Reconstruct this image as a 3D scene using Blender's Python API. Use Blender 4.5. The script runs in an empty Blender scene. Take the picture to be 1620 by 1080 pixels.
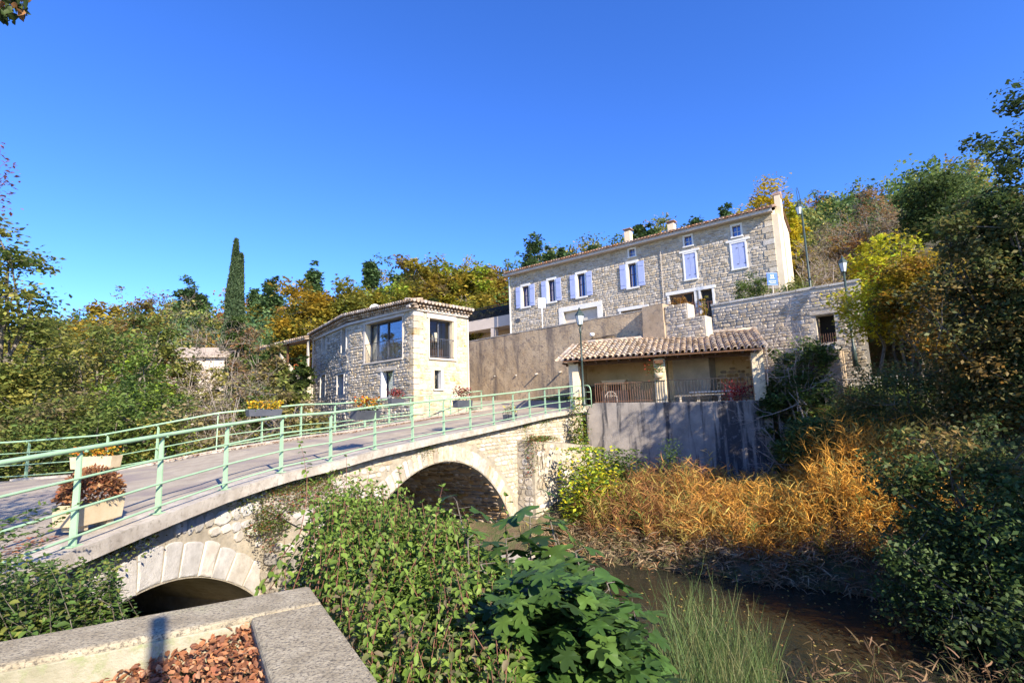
import bpy, math, random
import numpy as np
from mathutils import Vector, Matrix
R = math.radians
SC = bpy.context.scene
COL = SC.collection
rng = np.random.default_rng(7)
rnd = random.Random(7)

# ------------------------------------------------------------------ camera
TH, RO, FP = R(8.3), .03, 800.0
_f = np.array([0, math.cos(TH), math.sin(TH)]); _r0 = np.array([1., 0, 0]); _u0 = np.array([0, -math.sin(TH), math.cos(TH)])
_r = math.cos(RO) * _r0 - math.sin(RO) * _u0; _u = math.sin(RO) * _r0 + math.cos(RO) * _u0
cd = bpy.data.cameras.new('camera'); cam = bpy.data.objects.new('camera', cd); COL.objects.link(cam)
cd.sensor_width = 36; cd.lens = 36 * FP / 1620; cd.clip_start = .05; cd.clip_end = 900
M4 = Matrix.Identity(4)
for i in range(3):
    M4[i][0] = _r[i]; M4[i][1] = _u[i]; M4[i][2] = -_f[i]
cam.matrix_world = M4
SC.camera = cam

# ------------------------------------------------------------------ light
SUN_EL = R(31); SUN_AZ = math.atan2(.56, -.83)           # azimuth of the sun from +Y, clockwise
w = bpy.data.worlds.new("World"); SC.world = w; w.use_nodes = True
nt = w.node_tree; bg = nt.nodes['Background']
sky = nt.nodes.new('ShaderNodeTexSky'); sky.sky_type = 'NISHITA'; sky.sun_disc = False
sky.sun_elevation = SUN_EL; sky.sun_rotation = SUN_AZ; sky.altitude = 1500; sky.air_density = 1.0
sky.dust_density = .25; sky.ozone_density = 6.0
hs = nt.nodes.new('ShaderNodeHueSaturation'); hs.inputs['Saturation'].default_value = 1.17; hs.inputs['Hue'].default_value = .515
nt.links.new(sky.outputs[0], hs.inputs['Color']); nt.links.new(hs.outputs[0], bg.inputs[0]); bg.inputs[1].default_value = .15
sl = bpy.data.lights.new('sun', 'SUN'); sl.energy = 4.8; sl.angle = R(.5); sl.color = (1, .90, .74)
so = bpy.data.objects.new('sun', sl); COL.objects.link(so)
sv = Vector((math.sin(SUN_AZ) * math.cos(SUN_EL), math.cos(SUN_AZ) * math.cos(SUN_EL), math.sin(SUN_EL)))
so.rotation_euler = sv.to_track_quat('Z', 'Y').to_euler(); so.location = (0, 0, 60)
SC.view_settings.view_transform = 'Standard'; SC.view_settings.look = 'None'
SC.view_settings.exposure = 1.3; SC.view_settings.gamma = 1
SC.render.engine = 'CYCLES'
SC.cycles.use_denoising = True; SC.cycles.max_bounces = 6; SC.cycles.diffuse_bounces = 3
SC.cycles.transparent_max_bounces = 6; SC.cycles.transmission_bounces = 3; SC.cycles.glossy_bounces = 3
SC.cycles.sample_clamp_indirect = 8

# ------------------------------------------------------------------ geometry helpers
def ray(px, py): return _f * FP + _r * (px - 810) + _u * (540 - py)
def at(px, py, Y):
    d = ray(px, py); return d * (Y / d[1])
def atz(px, py, z):
    d = ray(px, py); return d * (z / d[2])

class Fr:
    """vertical plane frame: s along, t outwards, z up"""
    def __init__(s, o, az, side=1):
        a = R(az); s.x, s.y = float(o[0]), float(o[1]); s.dx, s.dy = math.sin(a), math.cos(a)
        s.nx, s.ny = s.dy * side, -s.dx * side; s.az = az
    def pt(s, a, t, z): return (s.x + s.dx * a + s.nx * t, s.y + s.dy * a + s.ny * t, z)
    def off(s, a, t):
        p = s.pt(a, t, 0); g = Fr(p, s.az); g.nx, g.ny = s.nx, s.ny; return g

class PathFr:
    def __init__(s, pts):
        s.P = np.array(pts, float); d = np.linalg.norm(np.diff(s.P[:, :2], axis=0), axis=1)
        s.S = np.concatenate([[0], np.cumsum(d)]); s.L = s.S[-1]
        T = np.gradient(s.P[:, :2], s.S, axis=0); T /= np.linalg.norm(T, axis=1)[:, None]; s.T = T
    def c(s, a):
        return [float(np.interp(a, s.S, s.P[:, k])) for k in range(3)]
    def pt(s, a, t, z):
        x = float(np.interp(a, s.S, s.P[:, 0])); y = float(np.interp(a, s.S, s.P[:, 1]))
        tx = float(np.interp(a, s.S, s.T[:, 0])); ty = float(np.interp(a, s.S, s.T[:, 1]))
        return (x + ty * t, y - tx * t, z)
    def z(s, a): return float(np.interp(a, s.S, s.P[:, 2]))

WR = {}
def tag(o, label=None, cat=None, group=None, kind=None):
    if label: o['label'] = label
    if cat: o['category'] = cat
    if group: o['group'] = group
    if kind: o['kind'] = kind
    return o
def thing(name, label, cat, loc=(0, 0, 0), group=None, world=True):
    o = bpy.data.objects.new(name, None); COL.objects.link(o); o.location = loc; o.empty_display_size = .2
    if world: WR[o] = Matrix.Translation(-Vector(loc))
    return tag(o, label, cat, group)
def setparent(o, parent):
    if parent is not None:
        o.parent = parent
        if parent in WR: o.matrix_parent_inverse = WR[parent]
def fast(name, V, F, mat, parent=None, col=None, tint=None, smooth=False):
    """V (n,3), F (m,k) uniform faces"""
    V = np.asarray(V, np.float32); F = np.asarray(F, np.int32)
    me = bpy.data.meshes.new(name); m, k = F.shape
    me.vertices.add(len(V)); me.vertices.foreach_set('co', V.ravel())
    me.loops.add(m * k); me.loops.foreach_set('vertex_index', F.ravel())
    me.polygons.add(m); me.polygons.foreach_set('loop_start', np.arange(0, m * k, k, dtype=np.int32))
    if smooth: me.polygons.foreach_set('use_smooth', np.ones(m, bool))
    if col is not None:
        a = me.attributes.new('col', 'FLOAT_COLOR', 'POINT')
        c = np.ones((len(V), 4), np.float32); c[:, :3] = col; a.data.foreach_set('color', c.ravel())
    if tint is not None:
        a = me.attributes.new('tint', 'FLOAT', 'POINT'); a.data.foreach_set('value', np.asarray(tint, np.float32))
    me.update(calc_edges=True); me.materials.append(mat)
    o = bpy.data.objects.new(name, me); COL.objects.link(o); setparent(o, parent); return o

class MB:
    def __init__(s): s.v = []; s.f = []; s.t = []; s.ct = .5
    def add(s, vs, fs):
        n = len(s.v); s.v += [tuple(map(float, p)) for p in vs]; s.f += [tuple(i + n for i in f) for f in fs]; s.t += [s.ct] * len(vs); return s
    def hexa(s, b, t):
        """b, t: four bottom and four top corners"""
        return s.add(list(b) + list(t), [(3, 2, 1, 0), (4, 5, 6, 7), (0, 1, 5, 4), (1, 2, 6, 5), (2, 3, 7, 6), (3, 0, 4, 7)])
    def box(s, c, d, rz=0):
        cx, cy, cz = c; a, b, h = d[0] / 2, d[1] / 2, d[2] / 2; co, si = math.cos(rz), math.sin(rz)
        q = [(cx + x * co - y * si, cy + x * si + y * co) for x, y in ((-a, -b), (a, -b), (a, b), (-a, b))]
        return s.hexa([(x, y, cz - h) for x, y in q], [(x, y, cz + h) for x, y in q])
    def fb(s, fr, s0, s1, t0, t1, z0, z1):
        """box in a frame"""
        q = [(s0, t0), (s1, t0), (s1, t1), (s0, t1)]
        return s.hexa([fr.pt(a, t, z0) for a, t in q], [fr.pt(a, t, z1) for a, t in q])
    def tube(s, pts, r, n=6, cap=True):
        pts = [Vector(p) for p in pts]; m = len(pts)
        rr = r if hasattr(r, '__len__') else [r] * m
        vs = []; fs = []; up = Vector((0, 0, 1)); prev = None
        for i, p in enumerate(pts):
            d = (pts[min(i + 1, m - 1)] - pts[max(i - 1, 0)]); d = d.normalized() if d.length > 1e-9 else up
            if prev is None:
                a = d.cross(up); a = a if a.length > .05 else d.cross(Vector((1, 0, 0)))
            else: a = prev - d * prev.dot(d)
            a = a.normalized() if a.length > 1e-6 else Vector((1, 0, 0)); prev = a; b = d.cross(a)
            for k in range(n):
                an = 2 * math.pi * k / n; vs.append(p + (a * math.cos(an) + b * math.sin(an)) * rr[i])
        for i in range(m - 1):
            for k in range(n):
                k2 = (k + 1) % n; fs.append((i * n + k, i * n + k2, (i + 1) * n + k2, (i + 1) * n + k))
        if cap: fs.append(tuple(range(n - 1, -1, -1))); fs.append(tuple((m - 1) * n + k for k in range(n)))
        return s.add(vs, fs)
    def lathe(s, prof, c=(0, 0, 0), n=12):
        vs = []; fs = []
        for r, z in prof:
            for k in range(n):
                a = 2 * math.pi * k / n; vs.append((c[0] + r * math.cos(a), c[1] + r * math.sin(a), c[2] + z))
        for i in range(len(prof) - 1):
            for k in range(n):
                k2 = (k + 1) % n; fs.append((i * n + k, i * n + k2, (i + 1) * n + k2, (i + 1) * n + k))
        fs.append(tuple(range(n - 1, -1, -1))); fs.append(tuple((len(prof) - 1) * n + k for k in range(n)))
        return s.add(vs, fs)
    def build(s, name, mat, parent=None, smooth=False, bevel=0, kind=None, label=None):
        me = bpy.data.meshes.new(name); me.from_pydata(s.v, [], s.f); me.materials.append(mat)
        a = me.attributes.new('tint', 'FLOAT', 'POINT'); a.data.foreach_set('value', np.array(s.t, np.float32))
        if smooth: me.polygons.foreach_set('use_smooth', np.ones(len(me.polygons), bool))
        me.update()
        o = bpy.data.objects.new(name, me); COL.objects.link(o); setparent(o, parent)
        if bevel:
            b = o.modifiers.new('bevel', 'BEVEL'); b.width = bevel; b.segments = 2; b.limit_method = 'ANGLE'
        if kind: o['kind'] = kind
        if label: o['label'] = label
        return o
def copy_mesh(src, name, parent=None, mtx=None):
    o = bpy.data.objects.new(name, src.data); COL.objects.link(o); setparent(o, parent)
    if mtx is not None: o.matrix_basis = mtx
    return o
def dup(root, loc, rz=0, sc=1, label=None, group=None, cat=None):
    r = root.copy(); COL.objects.link(r); r.location = loc; r.rotation_euler = (0, 0, rz)
    r.scale = sc if hasattr(sc, '__len__') else (sc, sc, sc)
    if label: r['label'] = label
    if group: r['group'] = group
    if cat: r['category'] = cat
    for ch in list(root.children):
        c = ch.copy(); COL.objects.link(c); c.parent = r
        for g in list(ch.children):
            d = g.copy(); COL.objects.link(d); d.parent = c
    return r

# ------------------------------------------------------------------ materials
def N(nt, t, **k):
    n = nt.nodes.new(t)
    for a, b in k.items(): setattr(n, a, b)
    return n
def mat(name, c1, c2=None, scale=4, rough=.85, bump=0., bscale=30, spec=.3, metal=0, tint=0, spots=None, streak=None, detail=6, stretch=None, c3=None, lo=.35, hi=.65):
    m = bpy.data.materials.new(name); m.use_nodes = True; nt = m.node_tree; L = nt.links.new
    b = nt.nodes['Principled BSDF']; b.inputs['Roughness'].default_value = rough; b.inputs['Metallic'].default_value = metal
    b.inputs['Specular IOR Level'].default_value = spec
    tc = N(nt, 'ShaderNodeTexCoord'); co = tc.outputs['Object']
    if stretch:
        mp = N(nt, 'ShaderNodeMapping'); mp.inputs['Scale'].default_value = stretch; L(co, mp.inputs['Vector']); co2 = mp.outputs[0]
    else: co2 = co
    out = None
    if c2 is None: b.inputs['Base Color'].default_value = (*c1, 1)
    else:
        n = N(nt, 'ShaderNodeTexNoise'); n.inputs['Scale'].default_value = scale; n.inputs['Detail'].default_value = detail
        n.inputs['Roughness'].default_value = .65
        L(co2, n.inputs['Vector'])
        r = N(nt, 'ShaderNodeValToRGB'); e = r.color_ramp.elements
        e[0].position = lo; e[0].color = (*c1, 1); e[1].position = hi; e[1].color = (*c2, 1)
        if c3: x = e.new(min(.98, hi + .15)); x.color = (*c3, 1)
        L(n.outputs['Fac'], r.inputs[0]); out = r.outputs[0]
    def mix(fac, colr, o, typ='MIX'):
        x = N(nt, 'ShaderNodeMix', data_type='RGBA', blend_type=typ); L(fac, x.inputs[0]); L(o, x.inputs[6]); x.inputs[7].default_value = (*colr, 1); return x.outputs[2]
    if out is not None and streak:       # weather stains running down the surface
        mp = N(nt, 'ShaderNodeMapping'); mp.inputs['Scale'].default_value = streak[1]; L(co, mp.inputs['Vector'])
        n = N(nt, 'ShaderNodeTexNoise'); n.inputs['Scale'].default_value = 1; n.inputs['Detail'].default_value = 5; n.inputs['Roughness'].default_value = .6; L(mp.outputs[0], n.inputs['Vector'])
        r = N(nt, 'ShaderNodeValToRGB'); r.color_ramp.elements[0].position = streak[2]; r.color_ramp.elements[1].position = streak[3]; L(n.outputs['Fac'], r.inputs[0])
        out = mix(r.outputs[0], streak[0], out)
    if out is not None and spots:
        n = N(nt, 'ShaderNodeTexNoise'); n.inputs['Scale'].default_value = spots[1]; n.inputs['Detail'].default_value = 8; n.inputs['Roughness'].default_value = .75; L(co, n.inputs['Vector'])
        r = N(nt, 'ShaderNodeValToRGB'); r.color_ramp.elements[0].position = spots[2]; r.color_ramp.elements[1].position = spots[3]; L(n.outputs['Fac'], r.inputs[0])
        out = mix(r.outputs[0], spots[0], out)
    if out is not None and tint:
        a = N(nt, 'ShaderNodeAttribute', attribute_name='tint'); ma = N(nt, 'ShaderNodeMapRange'); ma.inputs[3].default_value = 1 - tint; ma.inputs[4].default_value = 1 + tint
        L(a.outputs['Fac'], ma.inputs[0]); h = N(nt, 'ShaderNodeHueSaturation'); L(ma.outputs[0], h.inputs['Value'])
        mb = N(nt, 'ShaderNodeMapRange'); mb.inputs[3].default_value = 1.35; mb.inputs[4].default_value = .6
        fr_ = N(nt, 'ShaderNodeMath', operation='MULTIPLY'); fr_.inputs[1].default_value = 7.31; L(a.outputs['Fac'], fr_.inputs[0])
        f2 = N(nt, 'ShaderNodeMath', operation='FRACT'); L(fr_.outputs[0], f2.inputs[0]); L(f2.outputs[0], mb.inputs[0]); L(mb.outputs[0], h.inputs['Saturation'])
        L(out, h.inputs['Color']); out = h.outputs[0]
    if out is not None: L(out, b.inputs['Base Color'])
    if bump:
        n = N(nt, 'ShaderNodeTexNoise'); n.inputs['Scale'].default_value = bscale; n.inputs['Detail'].default_value = 8; n.inputs['Roughness'].default_value = .7; L(co2 if stretch else co, n.inputs['Vector'])
        bp = N(nt, 'ShaderNodeBump'); bp.inputs['Strength'].default_value = 1; bp.inputs['Distance'].default_value = bump; L(n.outputs['Fac'], bp.inputs['Height']); L(bp.outputs[0], b.inputs['Normal'])
    return m
def leafmat(name, rough=.5, trans=.35, spec=.35):
    m = bpy.data.materials.new(name); m.use_nodes = True; nt = m.node_tree; L = nt.links.new
    b = nt.nodes['Principled BSDF']; b.inputs['Roughness'].default_value = rough; b.inputs['Specular IOR Level'].default_value = spec
    a = N(nt, 'ShaderNodeAttribute', attribute_name='col'); L(a.outputs['Color'], b.inputs['Base Color'])
    t = N(nt, 'ShaderNodeBsdfTranslucent'); L(a.outputs['Color'], t.inputs['Color'])
    x = N(nt, 'ShaderNodeMixShader'); x.inputs[0].default_value = trans; L(b.outputs[0], x.inputs[1]); L(t.outputs[0], x.inputs[2])
    L(x.outputs[0], nt.nodes['Material Output'].inputs['Surface']); return m
def glassmat(name, tintc=(.75, .82, .85), tr=.6):
    m = bpy.data.materials.new(name); m.use_nodes = True; nt = m.node_tree; L = nt.links.new
    t = N(nt, 'ShaderNodeBsdfTransparent'); t.inputs[0].default_value = (*[c * tr for c in tintc], 1)
    g = N(nt, 'ShaderNodeBsdfGlossy'); g.inputs['Roughness'].default_value = .02; g.inputs[0].default_value = (.9, .95, 1, 1)
    fz = N(nt, 'ShaderNodeFresnel'); fz.inputs[0].default_value = 1.33
    x = N(nt, 'ShaderNodeMixShader'); mh = N(nt, 'ShaderNodeMath', operation='MULTIPLY'); mh.inputs[1].default_value = .55; L(fz.outputs[0], mh.inputs[0]); L(mh.outputs[0], x.inputs[0]); L(t.outputs[0], x.inputs[1]); L(g.outputs[0], x.inputs[2])
    L(x.outputs[0], nt.nodes['Material Output'].inputs['Surface']); return m

MT = dict(
 soil=mat('soil', (.07, .05, .03), (.16, .12, .07), 1.2, .95, .05, 14, spots=((.07, .09, .03), 3, .45, .6)),
 asphalt=mat('asphalt', (.29, .24, .175), (.41, .35, .26), 2.2, .9, .006, 160, spots=((.17, .15, .13), 60, .5, .75), streak=((.26, .215, .18), (.8, .8, .8), .47, .6)),
 concrete=mat('concrete', (.30, .26, .21), (.48, .43, .36), 3, .9, .006, 70, spots=((.16, .14, .11), 14, .52, .72)),
 planterc=mat('planter_concrete', (.29, .24, .155), (.45, .385, .265), 9, .95, .012, 60, spots=((.13, .11, .08), 70, .49, .60), streak=((.40, .36, .22), (2.6, 2.6, 2.6), .56, .70)),
 planteri=mat('planter_face', (.24, .22, .14), (.38, .34, .25), 5, .9, .006, 90, spots=((.22, .24, .11), 9, .5, .66)),
 mortar=mat('mortar', (.27, .23, .165), (.41, .355, .27), 3, .95, .012, 40, spots=((.22, .20, .16), 10, .5, .7)),
 stone=mat('pale_stone', (.38, .345, .295), (.54, .50, .44), 5, .9, .014, 45, tint=.22, spots=((.36, .33, .28), 22, .52, .7)),
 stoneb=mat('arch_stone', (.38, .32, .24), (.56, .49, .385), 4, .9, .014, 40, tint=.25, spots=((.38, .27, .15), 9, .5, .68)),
 stoneg=mat('grey_rubble', (.28, .25, .21), (.46, .41, .34), 3, .92, .02, 30, tint=.35, spots=((.20, .17, .13), 12, .5, .68)),
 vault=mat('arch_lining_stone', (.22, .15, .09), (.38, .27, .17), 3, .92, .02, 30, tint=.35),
 stoneh=mat('house_stone', (.33, .28, .215), (.50, .43, .335), 2.5, .92, .015, 30, tint=.24, spots=((.36, .24, .12), 5, .55, .7)),
 stoneo=mat('ochre_stone', (.36, .29, .19), (.54, .46, .335), 2.2, .92, .012, 30, tint=.3, spots=((.46, .24, .08), 3, .52, .66)),
 mortarh=mat('house_mortar', (.38, .33, .26), (.52, .46, .37), 2, .95, .015, 40),
 mortaro=mat('ochre_mortar', (.40, .33, .22), (.52, .44, .31), 2, .95, .012, 40),
 render_=mat('old_render', (.40, .285, .17), (.54, .415, .27), .9, .93, .035, 9, streak=((.19, .15, .115), (1.5, 1.5, .22), .50, .64), spots=((.24, .185, .14), 4.5, .52, .62)),
 renderd=mat('stair_render', (.30, .22, .14), (.42, .32, .22), 1, .93, .015, 22, spots=((.18, .15, .12), 5, .5, .7)),
 wallst=mat('stained_render', (.17, .15, .135), (.31, .27, .235), 1.2, .92, .012, 24, streak=((.05, .047, .05), (2.1, 2.1, .20), .49, .57), spots=((.24, .22, .21), 7, .55, .7)),
 cream=mat('cream_render', (.62, .50, .33), (.72, .60, .42), 2, .9, .006, 30, spots=((.5, .36, .2), 3, .6, .75)),
 creams=mat('shed_render', (.60, .42, .22), (.72, .54, .31), 1.5, .9, .008, 30, spots=((.42, .23, .09), 2.0, .56, .66)),
 gable=mat('gable_render', (.66, .54, .36), (.74, .62, .45), 1.2, .9, .004, 30),
 paleb=mat('pale_beige', (.52, .43, .35), (.60, .50, .42), 1, .9, .003, 30),
 white=mat('white_trim', (.60, .585, .55), (.70, .68, .64), 3, .7, .003, 40),
 shutter=mat('lilac_shutter', (.30, .35, .58), (.35, .40, .63), 3, .6, .002, 40),
 sash=mat('dark_blue_sash', (.03, .04, .10), None, rough=.4),
 soffit=mat('soffit_paint', (.42, .37, .31), (.52, .46, .40), 3, .8),
 tile=mat('clay_tile', (.32, .235, .17), (.48, .385, .295), 3, .9, .01, 40, tint=.4, spots=((.13, .11, .09), 9, .5, .68)),
 tiled=mat('dark_clay_tile', (.22, .12, .08), (.36, .22, .15), 4, .9, .01, 40, tint=.3, spots=((.10, .09, .07), 10, .5, .7)),
 green=mat('green_paint', (.25, .39, .24), (.31, .46, .29), 5, .5, .001, 60, spec=.4, spots=((.20, .14, .08), 24, .64, .72)),
 dgreen=mat('lamp_green', (.022, .04, .035), (.035, .055, .045), 5, .45, spec=.5),
 iron=mat('dark_iron', (.02, .02, .025), (.05, .04, .035), 8, .5, spec=.5),
 rust=mat('rusty_iron', (.12, .055, .03), (.22, .12, .08), 12, .8),
 whitefence=mat('pale_iron', (.42, .38, .34), (.55, .5, .45), 12, .7),
 wood=mat('dark_beam', (.07, .035, .02), (.14, .07, .035), 6, .85, .004, 50),
 bark=mat('bark', (.10, .08, .06), (.21, .18, .145), 8, .95, .02, 30),
 twig=mat('pale_twig', (.22, .18, .15), (.36, .31, .27), 8, .9),
 redstem=mat('red_stem', (.14, .05, .04), (.20, .10, .06), 8, .8),
 box=mat('grey_plastic', (.055, .06, .075), (.075, .08, .095), 5, .5, spec=.4),
 trough=mat('yellow_trough', (.43, .34, .21), (.52, .42, .28), 5, .85, .004, 60, spots=((.5, .36, .2), 10, .6, .8)),
 inner=mat('room_wall', (.50, .34, .20), (.56, .40, .25), 1, .9),
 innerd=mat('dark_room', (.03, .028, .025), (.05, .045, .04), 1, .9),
 curtain=mat('curtain', (.55, .42, .32), (.62, .5, .4), 6, .9),
 shade=mat('lamp_shade', (.85, .62, .38), None, rough=.8),
 bluesign=mat('blue_sign', (.03, .12, .55), None, rough=.35),
 whites=mat('white_sign', (.8, .8, .8), None, rough=.4),
 black=mat('black_iron', (.015, .015, .018), None, rough=.45),
 tan=mat('garage_door', (.52, .46, .38), (.58, .52, .43), 3, .8),
 orange=mat('orange_chair', (.55, .16, .04), None, rough=.5),
 turq=mat('turquoise', (.10, .45, .50), None, rough=.4),
 glass=glassmat('window_glass', (.9, .95, 1), .9), lampglass=mat('lamp_glass', (.55, .60, .62), None, rough=.15, spec=.6),
 leaf=leafmat('leaf', .55, .42, .25), leafdry=leafmat('dry_leaf', .8, .3, .15), leafgloss=leafmat('glossy_leaf', .5, .3, .25), needle=leafmat('needle', .6, .2, .25),
)
gb = MT['skypane'] = bpy.data.materials.new('sky_reflection_pane'); gb.use_nodes = True
_b = gb.node_tree.nodes['Principled BSDF']; _b.inputs['Base Color'].default_value = (.02, .05, .26, 1); _b.inputs['Roughness'].default_value = .04; _b.inputs['Specular IOR Level'].default_value = 1.0; _b.inputs['IOR'].default_value = 1.9  # blue of the reflected sky is put into the pane's base colour
wm = MT['water'] = bpy.data.materials.new('river_water'); wm.use_nodes = True; _n = wm.node_tree; _b = _n.nodes['Principled BSDF']
_b.inputs['Base Color'].default_value = (.022, .022, .015, 1); _b.inputs['Roughness'].default_value = .03; _b.inputs['IOR'].default_value = 1.33
_t = N(_n, 'ShaderNodeTexNoise'); _t.inputs['Scale'].default_value = 3.5; _t.inputs['Detail'].default_value = 4
_bp = N(_n, 'ShaderNodeBump'); _bp.inputs['Distance'].default_value = .025; _bp.inputs['Strength'].default_value = .8
_tc = N(_n, 'ShaderNodeTexCoord'); _n.links.new(_tc.outputs['Object'], _t.inputs['Vector']); _n.links.new(_t.outputs['Fac'], _bp.inputs['Height']); _n.links.new(_bp.outputs[0], _b.inputs['Normal'])

# ------------------------------------------------------------------ bridge path
_N = [(120, 864, 5.5), (254, 812, 6.75), (359, 774, 8.1), (447, 747, 9.3), (525, 730, 10.65), (595, 711, 12), (654.6, 698.5, 13.3), (704, 687.5, 14.55), (746, 679.7, 15.8),
      (783, 672, 17), (814, 665.7, 18.1), (840, 659.7, 19.2), (864.5, 654.3, 20.25), (887, 650.8, 21.25), (907, 647.2, 22.15), (925, 645, 22.9)]
NPT = [at(a, b, y) for a, b, y in _N]
_Fa = [(342, 714, 13.5), (477, 692, 15.6), (531, 686, 17.2), (617, 672, 19.9), (681, 661, 22.6), (714, 656.7, 24.4), (763, 648, 27)]
FPT = [at(a, b, y) for a, b, y in _Fa]
NEAR = PathFr([(-4.62, 1.0, -1.5), (-4.62, 3.4, -1.38)] + [tuple(p) for p in NPT])
S0 = NEAR.S[2]                                   # arclength of the first measured post
FARP = [(-18, 14.1, -1.45), (-13.1, 13.6, -1.3), (-10.9, 13.45, -1.2), (-9.2, 13.3, -.95)] + [tuple(p) for p in FPT]
FAR = PathFr(FARP)

# ------------------------------------------------------------------ terrain
def smooth(t): t = np.clip(t, 0, 1); return t * t * (3 - 2 * t)
EX = np.array([-1.3, -1.0, -.76, -.57, -.39, -.26, -.14, -.04, .05, .24, .42, .6, .74, .86, 1.0, 1.3])
EZ = np.array([.15, .16, .17, .17, .195, .215, .23, .235, .245, .285, .305, .335, .355, .385, .41, .41])
def H(x, y):
    x = np.asarray(x, float); y = np.asarray(y, float)
    q = (x + 2) * .454 + (y - 14.5) * .89; p = (x + 2) * .89 - (y - 14.5) * .454
    q = q + np.clip(p - 5, 0, 40) * .08
    near = np.interp(q, [-16, -11.6, -10.2, -8, -5, -3.6, -3.0], [-1.75, -1.78, -2.4, -3.1, -3.6, -4.15, -4.9])
    f0 = np.interp(q, [2.4, 3.0, 5, 8, 12, 16], [-4.9, -4.1, -3.2, -1.7, -.9, -.3])
    f1 = np.interp(q, [2.4, 3.0, 5, 8, 11.2, 12.3, 40], [-4.9, -4.1, -3.75, -3.6, -3.4, -.1, .1])
    f2 = np.interp(q, [2.4, 3.2, 6, 9, 11.2, 13, 20], [-4.9, -3.9, -2.6, -1.0, .12, .25, 2.2])
    a = smooth((p - 0) / 2.0); b = smooth((p - 8.4) / 1.6)
    far = f0 * (1 - a) + a * (f1 * (1 - b) + f2 * b)
    h = np.where(q < -3, near, np.where(q > 2.4, far, -4.9))
    h = h + .10 * np.sin(x * 1.7 + y) * np.cos(y * 1.3 - x * .6) * (np.abs(q) > 3.2)
    yy = np.maximum(y, 1); u = np.clip(x / yy, -1.3, 1.3)
    Y0 = np.interp(u, [-.1, 0, .6, .9], [44, 44, 29, 20]); z0 = np.interp(u, [-.15, .1], [-.5, 4.5])
    t = np.clip((y - Y0) / (100 - Y0), 0, 1.25); hill = z0 + (np.interp(u, EX, EZ) * 100 - z0) * np.where(t < 1, t, 2 - t) + 1.5 * np.sin(x * .11) * np.cos(y * .09) * np.clip(t * 5, 0, 1)
    return np.where(y > Y0, np.maximum(hill, h), h)
gx = np.unique(np.concatenate([np.arange(-22, 22, .5), np.arange(-190, -22, 5), np.arange(22, 190, 5)]))
gy = np.unique(np.concatenate([np.arange(-8, 30, .5), np.arange(30, 60, 2), np.arange(60, 170, 5), np.arange(-60, -8, 6)]))
X, Yg = np.meshgrid(gx, gy); Z = H(X, Yg); nx, ny = len(gx), len(gy)
idx = np.arange(nx * ny).reshape(ny, nx)
Fq = np.stack([idx[:-1, :-1], idx[:-1, 1:], idx[1:, 1:], idx[1:, :-1]], -1).reshape(-1, 4)
tag(fast('ground', np.stack([X, Yg, Z], -1).reshape(-1, 3), Fq, MT['soil'], smooth=True), kind='structure')
wv = [(-60, -30, -4.3), (60, -30, -4.3), (60, 60, -4.3), (-60, 60, -4.3)]
tag(MB().add(wv, [(0, 1, 2, 3)]).build('river_water', MT['water']), kind='structure')

# ------------------------------------------------------------------ roads
def ribbon(name, A, B, m, dz=0, n=30, kind='structure'):
    v = []; f = []
    for i in range(n + 1):
        t = i / n
        a = A(t); b = B(t); v += [a, b]
    f = [(2 * i, 2 * i + 1, 2 * i + 3, 2 * i + 2) for i in range(n)]
    return tag(MB().add([(x, y, z + dz) for x, y, z in v], f).build(name, m), kind=kind)
def nearp(t):
    s = S0 + 2.6 + t * (NEAR.L - S0 - 2.6); p = NEAR.pt(s, -.2, 0); return (p[0], p[1], NEAR.z(s) - .02)
def farp(t):
    i0 = FAR.S[3]; s = i0 + t * (FAR.L - i0); p = FAR.pt(s, .15, 0); return (p[0], p[1], FAR.z(s) - .02)
ribbon('road', nearp, farp, MT['asphalt'])
e0, e1 = nearp(0), farp(0)
pv = [(-4.8, -5, -1.75), (-4.8, 1, -1.52), (-4.8, 5.5, -1.23), (-4.7, 6.75, -1.14), e0, e1, (-10.9, 13.3, -1.2), (-13.1, 13.5, -1.3), (-22, 14, -1.5), (-22, -5, -2.0)]
tag(MB().add(pv + [(-10, 6, -1.28)], [(i, (i + 1) % 10, 10) for i in range(10)]).build('road', MT['asphalt']), kind='structure')
# street beyond the bridge, up to the tall wall
g0, g1 = nearp(1), farp(1)
sv_ = [g0, (4.5, 24.6, .25), (7.4, 25.6, .6), (1.5, 31, .95), (-3.2, 35.4, 1.1), (-6, 33, 1.0), (-2.3, 27.3, .45), g1, (1.6, 26.2, .5)]
tag(MB().add([(a, b, c) for a, b, c in sv_], [(8, i, (i + 1) % 8) for i in range(8)]).build('street', MT['asphalt']), kind='structure')
tag(MB().add([(7.0, 26.3, 4.40), (8.8, 27.9, 4.40), (10.8, 26.2, 4.42), (17.9, 19.6, 4.45), (26, 22, 5.0), (26, 30, 5.4), (14.2, 27.2, 4.6), (-1, 40, 4.45), (-8, 44, 4.4), (-9, 40.5, 4.4)], [(2, 3, 4, 5, 6), (0, 1, 2, 6), (0, 6, 7, 8, 9)]).build('upper_street', MT['asphalt']), kind='structure')
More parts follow.
